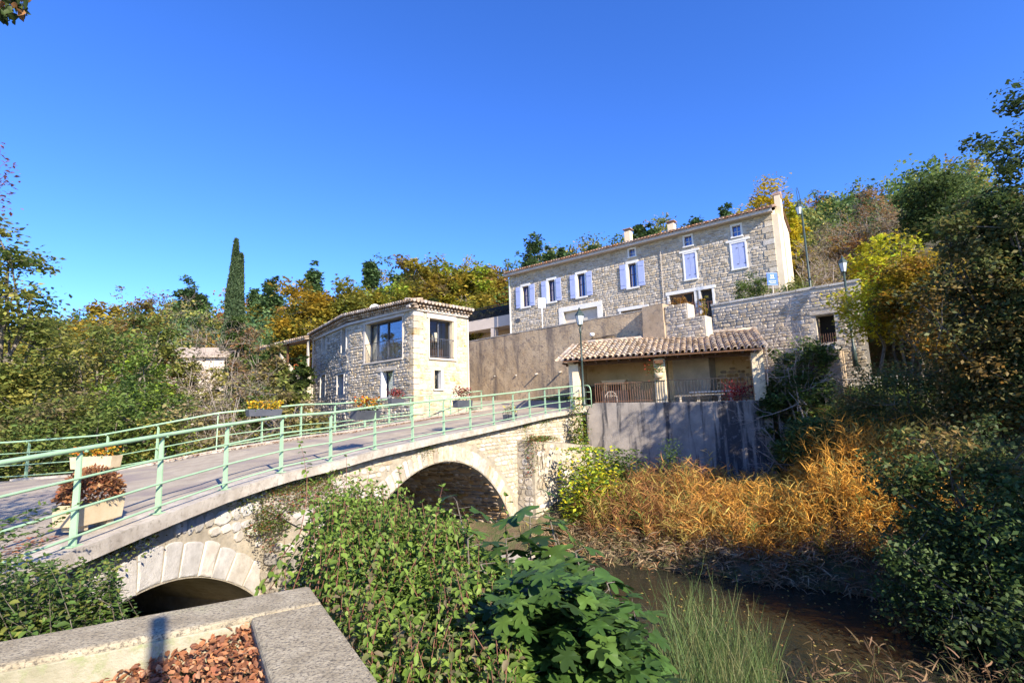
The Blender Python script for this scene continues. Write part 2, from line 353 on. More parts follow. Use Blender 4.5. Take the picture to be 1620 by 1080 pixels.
# ------------------------------------------------------------------ stone bridge
FT = -.15                                             # face plane, behind the slab edge
A1 = dict(c=S0 + 1.3, r=3.3, zc=-2.06, h=2.35)        # small arch
A2 = dict(c=S0 + 9.6, r=4.35, zc=-1.25, h=3.95)       # big arch
def archz(s):
    for A in (A1, A2):
        if abs(s - A['c']) < A['h']: return A['zc'] - A['r'] + math.sqrt(A['r'] ** 2 - (s - A['c']) ** 2)
    return None
bridge = thing('stone_bridge', 'pale stone road bridge with two arches over the river', 'bridge', tuple(map(float, NPT[7])))
br = sorted(set([0, NEAR.L] + [round(v, 3) for v in np.arange(.1, NEAR.L, .16)] + [A['c'] + k * A['h'] for A in (A1, A2) for k in (-1, 1)]))
mb = MB(); BW = -4.75
for a, b in zip(br, br[1:]):
    m = (a + b) / 2; za, zb = NEAR.z(a) - .15, NEAR.z(b) - .15
    if archz(m) is not None:
        ba = archz(min(max(a, m - .2), m + .2)) if archz(a) is not None else archz(a + .002)
        bb = archz(b) if archz(b) is not None else archz(b - .002)
        ba = ba if ba is not None else archz(m); bb = bb if bb is not None else archz(m)
        arch = True
    else: ba = bb = -5.0; arch = False
    for t in (FT, BW):
        mb.add([NEAR.pt(a, t, ba), NEAR.pt(b, t, bb), NEAR.pt(b, t, zb), NEAR.pt(a, t, za)], [(0, 1, 2, 3)])
    if arch: mb.add([NEAR.pt(a, FT, ba), NEAR.pt(b, FT, bb), NEAR.pt(b, BW, bb), NEAR.pt(a, BW, ba)], [(3, 2, 1, 0)])
for A in (A1, A2):
    zz = archz(A['c'] + A['h'] * .999)
    for k in (-1, 1):
        s = A['c'] + k * A['h']; mb.add([NEAR.pt(s, FT, -5), NEAR.pt(s, BW, -5), NEAR.pt(s, BW, zz), NEAR.pt(s, FT, zz)], [(0, 1, 2, 3)])
mb.build('masonry_body', MT['mortar'], bridge)
mb = MB(); ss = list(np.arange(0, NEAR.L, .5)) + [NEAR.L]
for a, b in zip(ss, ss[1:]):
    za, zb = NEAR.z(a), NEAR.z(b)
    mb.hexa([NEAR.pt(a, -.42, za - .17), NEAR.pt(b, -.42, zb - .17), NEAR.pt(b, .10, zb - .17), NEAR.pt(a, .10, za - .17)],
            [NEAR.pt(a, -.42, za), NEAR.pt(b, -.42, zb), NEAR.pt(b, .10, zb), NEAR.pt(a, .10, za)])
mb.build('edge_slab', MT['concrete'], bridge)
mb = MB(); ss = list(np.arange(FAR.S[1], FAR.L, .5)) + [FAR.L]
for a, b in zip(ss, ss[1:]):
    za, zb = FAR.z(a) + .05, FAR.z(b) + .05
    mb.hexa([FAR.pt(a, -.15, za - .5), FAR.pt(b, -.15, zb - .5), FAR.pt(b, .18, zb - .5), FAR.pt(a, .18, za - .5)],
            [FAR.pt(a, -.15, za), FAR.pt(b, -.15, zb), FAR.pt(b, .18, zb), FAR.pt(a, .18, za)])
mb.build('far_kerb', MT['concrete'], bridge)

def stone_poly(fr, pts, dep, t0=0., g=None, inset=.82, mb=None):
    """irregular raised stone from an outline in the face plane"""
    g = g or rnd; n = len(pts); cx = sum(p[0] for p in pts) / n; cz = sum(p[1] for p in pts) / n
    own = mb is None; mb = mb or MB(); mb.ct = g.random()
    d = dep * (.65 + .6 * g.random()); tx, tz = (g.random() - .5) * .3 * dep, (g.random() - .5) * .3 * dep
    v = [fr.pt(x, t0 - .012, z) for x, z in pts]
    w_ = max(abs(p[0] - cx) for p in pts) + 1e-6; h_ = max(abs(p[1] - cz) for p in pts) + 1e-6
    v += [fr.pt(cx + (x - cx) * .95, t0 + d * .6, cz + (z - cz) * .95) for x, z in pts]
    v += [fr.pt(cx + (x - cx) * inset * (.9 + .15 * g.random()), t0 + d + tx * (x - cx) / w_ + tz * (z - cz) / h_, cz + (z - cz) * inset * (.9 + .15 * g.random())) for x, z in pts]
    f = [(i, (i + 1) % n, n + (i + 1) % n, n + i) for i in range(n)] + [(n + i, n + (i + 1) % n, 2 * n + (i + 1) % n, 2 * n + i) for i in range(n)] + [tuple(range(2 * n, 3 * n))]
    return mb.add(v, f)
def outline(cx, cz, w_, h_, g, n=8, j=.10, e=3.0):
    o = []; ph = g.random() * .5
    for i in range(n):
        a = 2 * math.pi * (i + ph) / n; c, s = math.cos(a), math.sin(a)
        r = (abs(c) ** e + abs(s) ** e) ** (-1 / e); r *= 1 + (g.random() - .5) * 2 * j
        o.append((cx + c * r * w_ / 2, cz + s * r * h_ / 2))
    return o
def rubble(fr, s0, s1, z0, z1, inside, sw, sh, dep, name, m, parent, t0=0., single=False, gap=.022, seed=1, e=3.4, j=.09, maxn=9999, kind='stuff'):
    g = random.Random(seed); mb = MB(); k = 0; z = z0; out = []
    while z < z1:
        h = sh * (.65 + .8 * g.random()); s = s0 - g.random() * sw
        while s < s1:
            w_ = sw * (.5 + 1.1 * g.random()); cx, cz = s + w_ / 2, z + h / 2 + (g.random() - .5) * h * .22
            hh = h * (.85 + .3 * g.random())
            for q in (1, .55):
                ww = w_ * q; hq = hh * (1 if q == 1 else .8)
                if all(inside(cx + a * ww * .46, cz + b * hq * .46) for a in (-1, 0, 1) for b in (-1, 1)):
                    o = outline(cx, cz, ww - gap, hq - gap, g, 8, j, e)
                    if single and k < maxn: stone_poly(fr, o, dep, t0, g).build(name, m, parent)
                    else: stone_poly(fr, o, dep, t0, g, mb=mb)
                    k += 1; break
            s += w_
        z += h
    if mb.v: return mb.build(name if not single else name, m, parent, kind=kind)

def vous(A, ring, n, m, name='voussoir'):
    g_ = 0
    a0 = math.asin(A['h'] / A['r']) + .05; cz = A['zc'] - A['r']
    cuts = [-a0]; wts = [.75 + .5 * rnd.random() for _ in range(n)]; tot = sum(wts)
    for x in wts: cuts.append(cuts[-1] + x / tot * 2 * a0)
    for a, b in zip(cuts, cuts[1:]):
        g_ = .011 / A['r']; a += g_; b -= g_; ro = A['r'] + ring * (.90 + .14 * rnd.random()); ri = A['r'] + .005 + .02 * rnd.random()
        mid = (a + b) / 2; P_ = []
        for an, r in ((a, ri), (mid, ri - .004), (b, ri), (b - (b - a) * .02 * rnd.random(), (ri + ro) / 2), (b, ro - .03), (b - (b - a) * .16, ro - .008), (mid + (b - a) * .2 * (rnd.random() - .5), ro), (a + (b - a) * .18, ro - .008), (a, ro - .03), (a + (b - a) * .03 * rnd.random(), (ri + ro) / 2)):
            P_.append((A['c'] + r * math.sin(an) , cz + r * math.cos(an)))
        stone_poly(NEAR, P_[::-1], .020, FT, inset=.92).build(name, m, bridge)
vous(A1, .50, 15, MT['stone']); vous(A2, .48, 46, MT['stoneb'])
def spand(A, ring, s, z):
    return math.hypot(s - A['c'], z - (A['zc'] - A['r'])) > A['r'] + ring + .03
def inA(s, z):
    return s > .4 and s < S0 + 3.75 and z < NEAR.z(s) - .17 and spand(A1, .50, s, z) and z > -3.4
rubble(NEAR, .3, S0 + 3.8, -3.3, -1.0, inA, .23, .165, .035, 'stone', MT['stone'], bridge, FT, single=True, gap=.010, seed=5, e=3.2, j=.11, maxn=200)
def inB(s, z):
    return s > S0 + 3.0 and s < NEAR.L - .05 and z < NEAR.z(s) - .17 and spand(A2, .50, s, z) and z > -4.6 and spand(A1, .55, s, z)
rubble(NEAR, S0 + 3.8, NEAR.L, -4.6, 0, inB, .27, .15, .022, 'spandrel_stones', MT['stoneb'], bridge, FT, gap=.02, seed=8)
# inner walls of the big arch: courses on the far pier and the vault
def jamb(A, k, seed):
    s = A['c'] + k * A['h']; p0 = NEAR.pt(s, FT - .02, 0); p1 = NEAR.pt(s, BW, 0)
    az = math.degrees(math.atan2(p1[0] - p0[0], p1[1] - p0[1])); fr = Fr(p0, az, side=1)
    tgt = NEAR.pt(A['c'], -2, 0)
    if (tgt[0] - p0[0]) * fr.nx + (tgt[1] - p0[1]) * fr.ny < 0: fr.nx *= -1; fr.ny *= -1
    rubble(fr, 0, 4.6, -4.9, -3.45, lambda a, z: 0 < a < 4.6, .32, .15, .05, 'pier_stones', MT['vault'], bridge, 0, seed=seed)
jamb(A2, 1, 3); jamb(A2, -1, 4)
class Vault:
    def __init__(s, A): s.A = A
    def pt(s, a, t, z):      # a: depth under the bridge, z: angle*r
        A = s.A; an = z / A['r']; r = A['r'] - t; return NEAR.pt(A['c'] + r * math.sin(an), FT - .03 - a, A['zc'] - A['r'] + r * math.cos(an))
aa = math.asin(A2['h'] / A2['r']) * A2['r']
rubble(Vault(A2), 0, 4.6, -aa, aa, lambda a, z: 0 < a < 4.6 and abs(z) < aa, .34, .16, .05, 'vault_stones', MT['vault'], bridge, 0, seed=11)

# cutwater between the arches, and the buttress at the right end
def prism(fr, plan, z0, z1f):
    """plan: list of (s,t); z1f(s,t) top height"""
    n = len(plan); v = [fr.pt(a, t, z0) for a, t in plan] + [fr.pt(a, t, z1f(a, t)) for a, t in plan]
    return v, [(i, (i + 1) % n, n + (i + 1) % n, n + i) for i in range(n)] + [tuple(range(n, 2 * n))]
cw = thing('cutwater', 'grey masonry cutwater with sloping cap between the two bridge arches', 'bridge pier', NEAR.pt(S0 + 4.6, .5, -4.8))
c0 = S0 + 3.55
v, f = prism(NEAR, [(c0, FT + .003), (c0, .62), (c0 + .6, 1.0), (c0 + 1.9, .75), (c0 + 2.1, FT + .003)], -4.9, lambda a, t: -1.42 - .38 * (t - FT) + .06 * (a - c0))
MB().add(v, f).build('masonry_core', MT['mortar'], cw)
def inC(a, z): return 0 < a < 2.0 and z < -1.85
p0 = NEAR.pt(c0, .62, 0); p1 = NEAR.pt(c0 + .6, 1.0, 0); p2 = NEAR.pt(c0 + 1.9, .75, 0); pw = NEAR.pt(c0, FT, 0)
for n_, (u, v_) in enumerate(((pw, p0), (p0, p1), (p1, p2))):
    L_ = math.hypot(v_[0] - u[0], v_[1] - u[1]); az = math.degrees(math.atan2(v_[0] - u[0], v_[1] - u[1]))
    rubble(Fr(u, az), 0, L_, -4.6, -1.7, lambda a, z, L_=L_: 0.02 < a < L_ - .02 and z < -1.85, .36, .22, .04, 'facing_stones', MT['stoneg'], cw, .0, seed=20 + n_, e=4)
v, f = prism(NEAR, [(c0 - .04, FT + .003), (c0 - .04, .68), (c0 + .6, 1.08), (c0 + 1.98, .8), (c0 + 2.16, FT + .003)], -1.9, lambda a, t: -1.33 - .40 * (t - FT) + .06 * (a - c0))
zb = lambda a, t: -1.43 - .40 * (t - FT) + .06 * (a - c0)
plan = [(c0 - .04, FT + .003), (c0 - .04, .68), (c0 + .6, 1.08), (c0 + 1.98, .8), (c0 + 2.16, FT + .003)]
v = [NEAR.pt(a, t, zb(a, t)) for a, t in plan] + [NEAR.pt(a, t, zb(a, t) + .11) for a, t in plan]
MB().add(v, f).build('cap_slab', MT['concrete'], cw)
bt = thing('abutment_buttress', 'grey stone buttress with creeper on top at the right end of the bridge', 'buttress', NEAR.pt(S0 + 16, .4, -4.8))
b0 = S0 + 13.95; b1 = S0 + 18.6
v, f = prism(NEAR, [(b0, FT + .003), (b0 + .02, .55), (b1, .75), (b1, FT + .003)], -4.9, lambda a, t: -.86 - .10 * (t - FT) - .09 * (a - b0))
MB().add(v, f).build('masonry_core', MT['mortar'], bt)
p0 = NEAR.pt(b0 + .02, .55, 0); p1 = NEAR.pt(b1, .75, 0); L_ = math.hypot(p1[0] - p0[0], p1[1] - p0[1]); az = math.degrees(math.atan2(p1[0] - p0[0], p1[1] - p0[1]))
rubble(Fr(p0, az), 0, L_, -4.8, -.9, lambda a, z: .02 < a < L_ - .02 and z < -.99 - .09 * a, .34, .19, .022, 'facing_stones', MT['stoneb'], bt, .0, seed=31, e=4, gap=.014)
u = NEAR.pt(b0, FT, 0); L2 = math.hypot(p0[0] - u[0], p0[1] - u[1]); az = math.degrees(math.atan2(p0[0] - u[0], p0[1] - u[1]))
rubble(Fr(u, az), 0, L2, -4.8, -.9, lambda a, z: .02 < a < L2 - .02 and z < -1.0, .3, .19, .022, 'facing_stones', MT['stoneg'], bt, .0, seed=32, e=4)

# ------------------------------------------------------------------ railings
def railing(name, label, pf, spec, t, ends, h=1.0, top=.026, low=.014, step=.35, fr_=(.30, .61, .89), plate=(.075, .022)):
    """spec: arclengths of the posts; ends: arclength range of the rails"""
    r = thing(name, label, 'railing', pf.pt(spec[len(spec) // 2], t, pf.z(spec[len(spec) // 2])))
    for s in spec:
        z = pf.z(s); a = pf.pt(s - .01, t, 0); b = pf.pt(s + .01, t, 0); rz = math.atan2(b[1] - a[1], b[0] - a[0])
        m = MB(); c = pf.pt(s, t, z)
        co, si = math.cos(rz), math.sin(rz)
        def q(l, w_, zz): return (c[0] + l * co - w_ * si, c[1] + l * si + w_ * co, z + zz)
        a_, b_ = plate[1] / 2, plate[0]
        m.hexa([q(-a_, 0, 0), q(a_, 0, 0), q(a_, b_, 0), q(-a_, b_, 0)], [q(-a_, b_ * .3, h - .03), q(a_, b_ * .3, h - .03), q(a_, b_, h - .10), q(-a_, b_, h - .10)])
        m.hexa([q(-.07, -.02, 0), q(.07, -.02, 0), q(.07, b_ + .03, 0), q(-.07, b_ + .03, 0)], [q(-.07, -.02, .012), q(.07, -.02, .012), q(.07, b_ + .03, .012), q(-.07, b_ + .03, .012)])
        m.tube([q(0, -.035, h - .028), q(0, .0, h - .028)], .012, 6)
        m.build('post', MT['green'], r)
    n = max(2, int((ends[1] - ends[0]) / step)); S_ = np.linspace(ends[0], ends[1], n + 1)
    MB().tube([pf.pt(s, t - .0, pf.z(s) + h) for s in S_], top, 10).build('handrail', MT['green'], r, smooth=True)
    for f_ in fr_:
        MB().tube([pf.pt(s, t + (.015 if t > -1 else 0), pf.z(s) + h * (1 - f_)) for s in S_], low, 8).build('rail', MT['green'], r, smooth=True)
    return r
posts = [float(NEAR.S[2 + i]) for i in range(16)]
near_r = railing('green_railing', 'near mint green tube railing along the bridge edge above the arches', NEAR, [S0 - 1.3, S0 - 2.6] + posts, 0, (S0 - 4.2, NEAR.L))
# looped end beside the shed
ep = NEAR.pt(NEAR.L, 0, NEAR.z(NEAR.L)); mb = MB()
q = lambda d, z: (ep[0] + .80 * d, ep[1] - .45 * d, ep[2] + z)
mb.tube([q(0, 1.0), q(.18, 1.0), q(.27, .97), q(.33, .88), q(.36, .74), q(.36, 0)], .024, 8)
for z in (.70, .39, .11): mb.tube([q(0, z), q(.36, z)], .014, 6)
mb.build('end_loop', MT['green'], near_r, smooth=True)
fs_ = [FAR.S[0] + .5, FAR.S[0] + 2.8, FAR.S[1] + .2, FAR.S[2] + .2, FAR.S[3] - .1] + [float(FAR.S[4 + i]) for i in range(7)]
fs_ += [(fs_[7] + fs_[8]) / 2 + .05, (fs_[8] + fs_[9]) / 2, (fs_[10] + fs_[11]) / 2, (fs_[6] + fs_[5]) / 2]; fs_.sort()
far_r = railing('green_railing', 'far mint green railing of the road, in front of the river trees', FAR, fs_, 0, (FAR.S[0], FAR.L), top=.024, low=.012)

# ------------------------------------------------------------------ flower boxes
def flowers(parent, n, L_, W_, z, hts, cols, name='flowers', fs=.035, seed=3):
    g = np.random.default_rng(seed)
    P_ = np.stack([g.uniform(-L_ / 2, L_ / 2, n), g.uniform(-W_ / 2, W_ / 2, n), z + g.uniform(hts[0], hts[1], n)], -1)
    c = np.array(cols)[g.integers(0, len(cols), n)] * g.uniform(.8, 1.2, (n, 1))
    return leaves(name, P_, g.uniform(.7, 1.3, n) * fs, c, 'petal', MT['leaf'], parent, up=.25, g=g)
def leafT(kind):
    if kind == 'd': return np.array([(0, 0, 0), (.45, .30, .04), (1, 0, -.10), (.45, -.30, .04)]), np.array([(0, 3, 2, 1)])
    if kind == 'o': return np.array([(0, 0, 0), (.28, .27, .07), (.70, .24, .03), (1, 0, -.18), (.70, -.24, .03), (.28, -.27, .07), (.5, 0, -.05)]), np.array([(0, 6, 2, 1), (6, 3, 3, 2), (0, 5, 4, 6), (6, 4, 3, 3)])
    if kind == 'petal':
        a = np.linspace(0, 2 * math.pi, 6, endpoint=False); return np.concatenate([np.stack([np.cos(a) * .5 + .5, np.sin(a) * .5, np.where(np.arange(6) % 2, .1, .0)], -1)]), np.array([(0, 1, 2, 3), (3, 4, 5, 0)])
    if kind == 'stalk': return np.array([(0, .006, 0), (0, -.006, 0), (.5, .005, .02), (.5, -.005, .02), (.8, .003, -.02), (.8, -.003, -.02), (1, .001, -.10), (1, -.001, -.10)]), np.array([(0, 1, 3, 2), (2, 3, 5, 4), (4, 5, 7, 6)])
    if kind == 'reed': return np.array([(0, .02, 0), (0, -.02, 0), (.35, .030, .05), (.35, -.030, .05), (.7, .02, -.03), (.7, -.02, -.03), (1, .002, -.28), (1, -.002, -.28)]), np.array([(0, 1, 3, 2), (2, 3, 5, 4), (4, 5, 7, 6)])
    if kind == 'blade': return np.array([(0, .03, 0), (0, -.03, 0), (.35, .045, .06), (.35, -.045, .06), (.7, .035, -.02), (.7, -.035, -.02), (1, .002, -.22), (1, -.002, -.22)]), np.array([(0, 1, 3, 2), (2, 3, 5, 4), (4, 5, 7, 6)])
    if kind == 'fig':
        o = [(0, .0), (.02, .14), (.10, .30), (.02, .40), (.10, .47), (.26, .46), (.36, .32), (.40, .20), (.50, .24), (.62, .36), (.74, .40), (.80, .32), (.74, .20), (.66, .12), (.78, .13), (.92, .10), (1.02, 0)]
        o = o + [(x, -y) for x, y in o[-2:0:-1]]
        v = [(.38, 0, .03)] + [(x, y, .05 - .9 * abs(y) ** 2 * .5 - .22 * max(0, x - .4) ** 2) for x, y in o]; n = len(o)
        return np.array(v), np.array([(0, 1 + (i + 1) % n, 1 + i) for i in range(n)])
def leaves(name, P_, size, col, kind, m, parent=None, up=.5, g=None, axis=None, jit=.25, down=0., kindtag=None):
    g = g or rng; n = len(P_); T, F = leafT(kind); k = len(T)
    nrm = g.normal(size=(n, 3)); nrm /= np.linalg.norm(nrm, axis=1)[:, None]; nrm[:, 2] = np.abs(nrm[:, 2]); nrm = nrm * (1 - up) + np.array([0, 0, up]); nrm /= np.linalg.norm(nrm, axis=1)[:, None]
    ax = g.normal(size=(n, 3)) if axis is None else axis + g.normal(size=(n, 3)) * jit
    ax[:, 2] -= down
    if axis is None: ax -= nrm * np.sum(ax * nrm, 1)[:, None]; ax /= np.linalg.norm(ax, axis=1)[:, None] + 1e-9
    else:
        ax /= np.linalg.norm(ax, axis=1)[:, None] + 1e-9; nrm -= ax * np.sum(ax * nrm, 1)[:, None]; nrm /= np.linalg.norm(nrm, axis=1)[:, None] + 1e-9
    b = np.cross(nrm, ax)
    s = np.asarray(size)[:, None, None]
    V = P_[:, None, :] + s * (T[None, :, 0:1] * ax[:, None, :] + T[None, :, 1:2] * b[:, None, :] + T[None, :, 2:3] * nrm[:, None, :])
    Fa = (F[None] + (np.arange(n) * k)[:, None, None]).reshape(-1, F.shape[1])
    C = np.repeat(np.asarray(col, np.float32), k, axis=0)
    if kind == 'o':   # the degenerate quads of this template are triangles: split
        Ft = Fa.reshape(-1, 4); tri = []
        Fa = np.concatenate([Ft[:, [0, 1, 2]], Ft[:, [0, 2, 3]]]); Fa = Fa[(Fa[:, 0] != Fa[:, 1]) & (Fa[:, 1] != Fa[:, 2]) & (Fa[:, 0] != Fa[:, 2])]
    o = fast(name, V.reshape(-1, 3), Fa, m, parent, col=C)
    if kindtag: o['kind'] = kindtag
    return o
YEL = [(.62, .43, .03), (.68, .50, .04), (.60, .30, .03)]; ORA = [(.60, .20, .02), (.55, .26, .03), (.50, .11, .02)]; RED = [(.20, .025, .03), (.16, .04, .03), (.26, .05, .04)]; GRN = [(.05, .11, .02), (.08, .14, .03), (.10, .15, .03)]
def trough(name, label, loc, rz, L_, W_, Hh, m, fc, fl, nf, nh=(.03, .19), group=None, brackets=True, tilt=0, seed=1, foliage=True, leg=False):
    r = thing(name, label, 'flower box', loc, group, world=False); r.rotation_euler = (tilt, 0, rz)
    mb = MB(); a, b = L_ / 2, W_ / 2; k = .93
    o = [(-a, -b), (a, -b), (a, b), (-a, b)]; th = .02
    i_ = [(-a + th, -b + th), (a - th, -b + th), (a - th, b - th), (-a + th, b - th)]
    v = [(x * k, y * k, 0) for x, y in o] + [(x, y, Hh) for x, y in o] + [(x, y, Hh) for x, y in i_] + [(x, y, Hh - .05) for x, y in i_]
    mb.add(v, [(3, 2, 1, 0)] + [(j, (j + 1) % 4, 4 + (j + 1) % 4, 4 + j) for j in range(4)] + [(4 + j, 4 + (j + 1) % 4, 8 + (j + 1) % 4, 8 + j) for j in range(4)] + [(8 + j, 8 + (j + 1) % 4, 12 + (j + 1) % 4, 12 + j) for j in range(4)])
    mb.build('box', m, r, bevel=.006)
    MB().add([(x, y, Hh - .04) for x, y in i_], [(0, 1, 2, 3)]).build('soil', MT['soil'], r)
    if leg:
        for x in (-a * .55, a * .55): MB().box((x, 0, -.03), (.10, W_ * .7, .06)).build('foot', m, r)
    if brackets:
        for x in (-a * .5, a * .5): MB().box((x, b + .012, Hh * .55), (.03, .012, Hh * 1.1)).build('bracket', MT['black'], r)
    g = np.random.default_rng(seed)
    if foliage:
        n = 260; P_ = np.stack([g.uniform(-a, a, n), g.uniform(-b * 1.1, b * 1.1, n), Hh + g.uniform(-.02, nh[1], n)], -1)
        leaves('foliage', P_, g.uniform(.03, .07, n), np.array(fl)[g.integers(0, len(fl), n)] * g.uniform(.6, 1.3, (n, 1)), 'd', MT['leaf'], r, up=.4, g=g)
    if nf: flowers(r, nf * 3, L_ * .98, W_ * 1.35, Hh, (nh[0], nh[1] + .05), fc, fs=.055, seed=seed + 5)['kind'] = 'stuff'
    return r
def onrail(pf, s, t, dz): p = pf.pt(s, t, pf.z(s) + dz); a = pf.pt(s - .05, t, 0); b = pf.pt(s + .05, t, 0); return p, math.atan2(b[1] - a[1], b[0] - a[0])
def snear(px):   # arclength on the near path that projects to px
    return min(np.arange(S0 - 1, NEAR.L, .02), key=lambda s: abs(projx(NEAR.pt(s, 0, NEAR.z(s))) - px))
def sfar(px): return min(np.arange(0, FAR.L, .02), key=lambda s: abs(projx(FAR.pt(s, 0, FAR.z(s))) - px))
def projx(p): p = np.array(p, float); return 810 + FP * (p @ _r) / (p @ _f)
def projy(p): p = np.array(p, float); return 540 - FP * (p @ _u) / (p @ _f)
p, a = onrail(FAR, sfar(413), .14, .78); trough('flower_box', 'dark grey box of yellow pansies on the far railing in front of the bare shrubs', p, a, 1.0, .20, .19, MT['box'], YEL, GRN, 90, seed=1)
p, a = onrail(NEAR, snear(585), -.16, .73); trough('flower_box', 'tilted grey box of orange pansies hanging on the near railing', p, a, .88, .20, .22, MT['box'], ORA + YEL[:1], GRN, 45, seed=2, tilt=R(14), nh=(.08, .24))
p, a = onrail(FAR, sfar(622), .14, .80); trough('flower_box', 'grey box of dark red flowers on the far railing below the narrow house window', p, a, .85, .20, .2, MT['box'], RED, [(.16, .07, .03), (.12, .08, .03)], 70, seed=3, nh=(.1, .32))
p, a = onrail(NEAR, snear(739), -.15, .70); trough('flower_box', 'grey box of withered red flowers on the near railing by the house corner', p, a, .85, .20, .22, MT['box'], RED, [(.14, .06, .03), (.08, .09, .03)], 45, seed=4, nh=(.1, .36))
p, a = onrail(NEAR, snear(823), -.42, .03); trough('flower_box', 'small dark box with a leafy plant standing on the bridge deck', p, a, .75, .2, .17, MT['box'], [(.6, .5, .1)], GRN, 8, seed=5, nh=(.0, .3), brackets=False)
p = at(151, 744, 13.1); trough('flower_trough', 'pale yellow trough of orange pansies across the road at the far railing', (p[0], p[1], p[2] + .06), R(3), 1.02, .4, .30, MT['trough'], ORA + YEL, GRN, 70, seed=6, brackets=False, leg=True)
pt_ = NEAR.pt(S0 + .66, -.44, NEAR.z(S0 + .66) + .07)
tr_ = trough('flower_trough', 'near pale trough with a dry brown bush behind the green railing', pt_, R(88), .66, .32, .24, MT['trough'], ORA, GRN, 0, seed=7, brackets=False, foliage=False, leg=True)
g = np.random.default_rng(9); n = 2600
d = g.normal(size=(n, 3)); d /= np.linalg.norm(d, axis=1)[:, None]; d[:, 2] = np.abs(d[:, 2]); rr = g.uniform(.35, 1, n)[:, None] ** .5
P_ = d * rr * np.array([.36, .27, .36]) + np.array([.0, 0, .27])
leaves('dry_bush', P_, g.uniform(.03, .065, n), np.array([(.30, .14, .06), (.22, .08, .04), (.42, .24, .12), (.16, .07, .04)])[g.integers(0, 4, n)] * g.uniform(.6, 1.3, (n, 1)), 'd', MT['leafdry'], tr_, up=.1, g=g, axis=d, jit=.5)

# ------------------------------------------------------------------ walls round the shed
WF = Fr(at(1021, 488, 25.6), -47)            # tall wall: s to the left, n towards us is side...
WF.nx, WF.ny = -abs(math.cos(R(47))), -abs(math.sin(R(47)))
WF.nx, WF.ny = -math.sin(R(43)), -math.cos(R(43))
tw = thing('retaining_wall', 'tall brown rendered retaining wall between the small stone house and the shed', 'wall', WF.pt(7, 0, 1))
def wave_wall(fr, s0, s1, z0f, z1f, th, m, parent, name, amp=.03, ds=.5, dz=.4, seed=1):
    g = random.Random(seed); n = int((s1 - s0) / ds) + 1; S_ = np.linspace(s0, s1, n + 1); k = 10; v = []; f = []
    for i, s in enumerate(S_):
        za, zb = z0f(s), z1f(s)
        for j in range(k + 1): v.append(fr.pt(s, amp * (g.random() - .5) * 2, za + (zb - za) * j / k + (0 if j < k else 0)))
        v.append(fr.pt(s, -th * .5, zb + .03 + amp * g.random())); v.append(fr.pt(s, -th, zb)); v.append(fr.pt(s, -th, za))
    w_ = k + 4
    for i in range(n):
        for j in range(w_ - 1): f.append((i * w_ + j, i * w_ + j + 1, (i + 1) * w_ + j + 1, (i + 1) * w_ + j))
    f.append(tuple(range(w_))); f.append(tuple(range(n * w_ + w_ - 1, n * w_ - 1, -1)))
    o = MB().add(v, f).build(name, m, parent, smooth=False); return o
wave_wall(WF, 0, 15.5, lambda s: -.5, lambda s: 5.13, .45, MT['render_'], tw, 'rendered_wall', amp=.009)
MB().fb(WF, 0, 15.5, -.46, .015, 5.15, 5.21).build('coping', MT['concrete'], tw)
for s, z in ((7.43, 2.46), (5.6, 2.44), (3.9, 2.5), (9.2, 2.51), (11.1, 2.61)):
    MB().tube([WF.pt(s, -.05, z), WF.pt(s, .26 if s < 9 else .08, z - .06)], .05, 8).build('weep_pipe', MT['stoneg'], tw, smooth=True)
# conduit and floodlight
fl = thing('floodlight', 'small round floodlight on a bent conduit against the tall brown wall', 'light', WF.pt(3.6, .1, 3.5))
def onW(x, y, t=.06):      # point on the tall wall seen at a pixel
    d = ray(x, y); k = ((WF.x - 0) * WF.nx + WF.y * WF.ny + t) / (d[0] * WF.nx + d[1] * WF.ny); return tuple(d * k)
def z6p(x, y): return (720 + x / 5.4, 440 + y / 5.4)
MB().tube([onW(*z6p(*q_)) for q_ in ((1380, 545), (1375, 500), (1355, 485), (1300, 492), (1210, 515), (1160, 520), (1130, 545), (1128, 555))], .022, 6).build('conduit', MT['iron'], fl, smooth=True)
MB().tube([onW(*z6p(*q_)) for q_ in ((1350, 495), (1300, 500), (1215, 525), (1150, 532))], .018, 6).build('conduit', MT['iron'], fl, smooth=True)
c_ = onW(*z6p(1170, 482), .28)
mb = MB(); mb.lathe([(.02, -.10), (.10, -.09), (.13, .0), (.12, .08), (.03, .11)], c_, 12); mb.build('lamp_head', MT['whites'], fl, smooth=True)
MB().tube([c_, onW(*z6p(1172, 515))], .02, 6).build('bracket', MT['iron'], fl)
# stair block and steps edge to its right
sb = thing('stair_wall', 'square brown rendered pier at the end of the tall wall', 'wall', WF.pt(-.6, 0, 0))
sbf = Fr(at(1021, 488, 25.6), 133); sbf.nx, sbf.ny = WF.nx, WF.ny
MB().fb(sbf, .01, 1.18, -1.2, .46, 0, 4.28).build('lower_block', MT['renderd'], sb)
MB().fb(sbf, .03, 1.15, -1.1, .42, 4.285, 5.25).build('upper_block', MT['renderd'], sb)
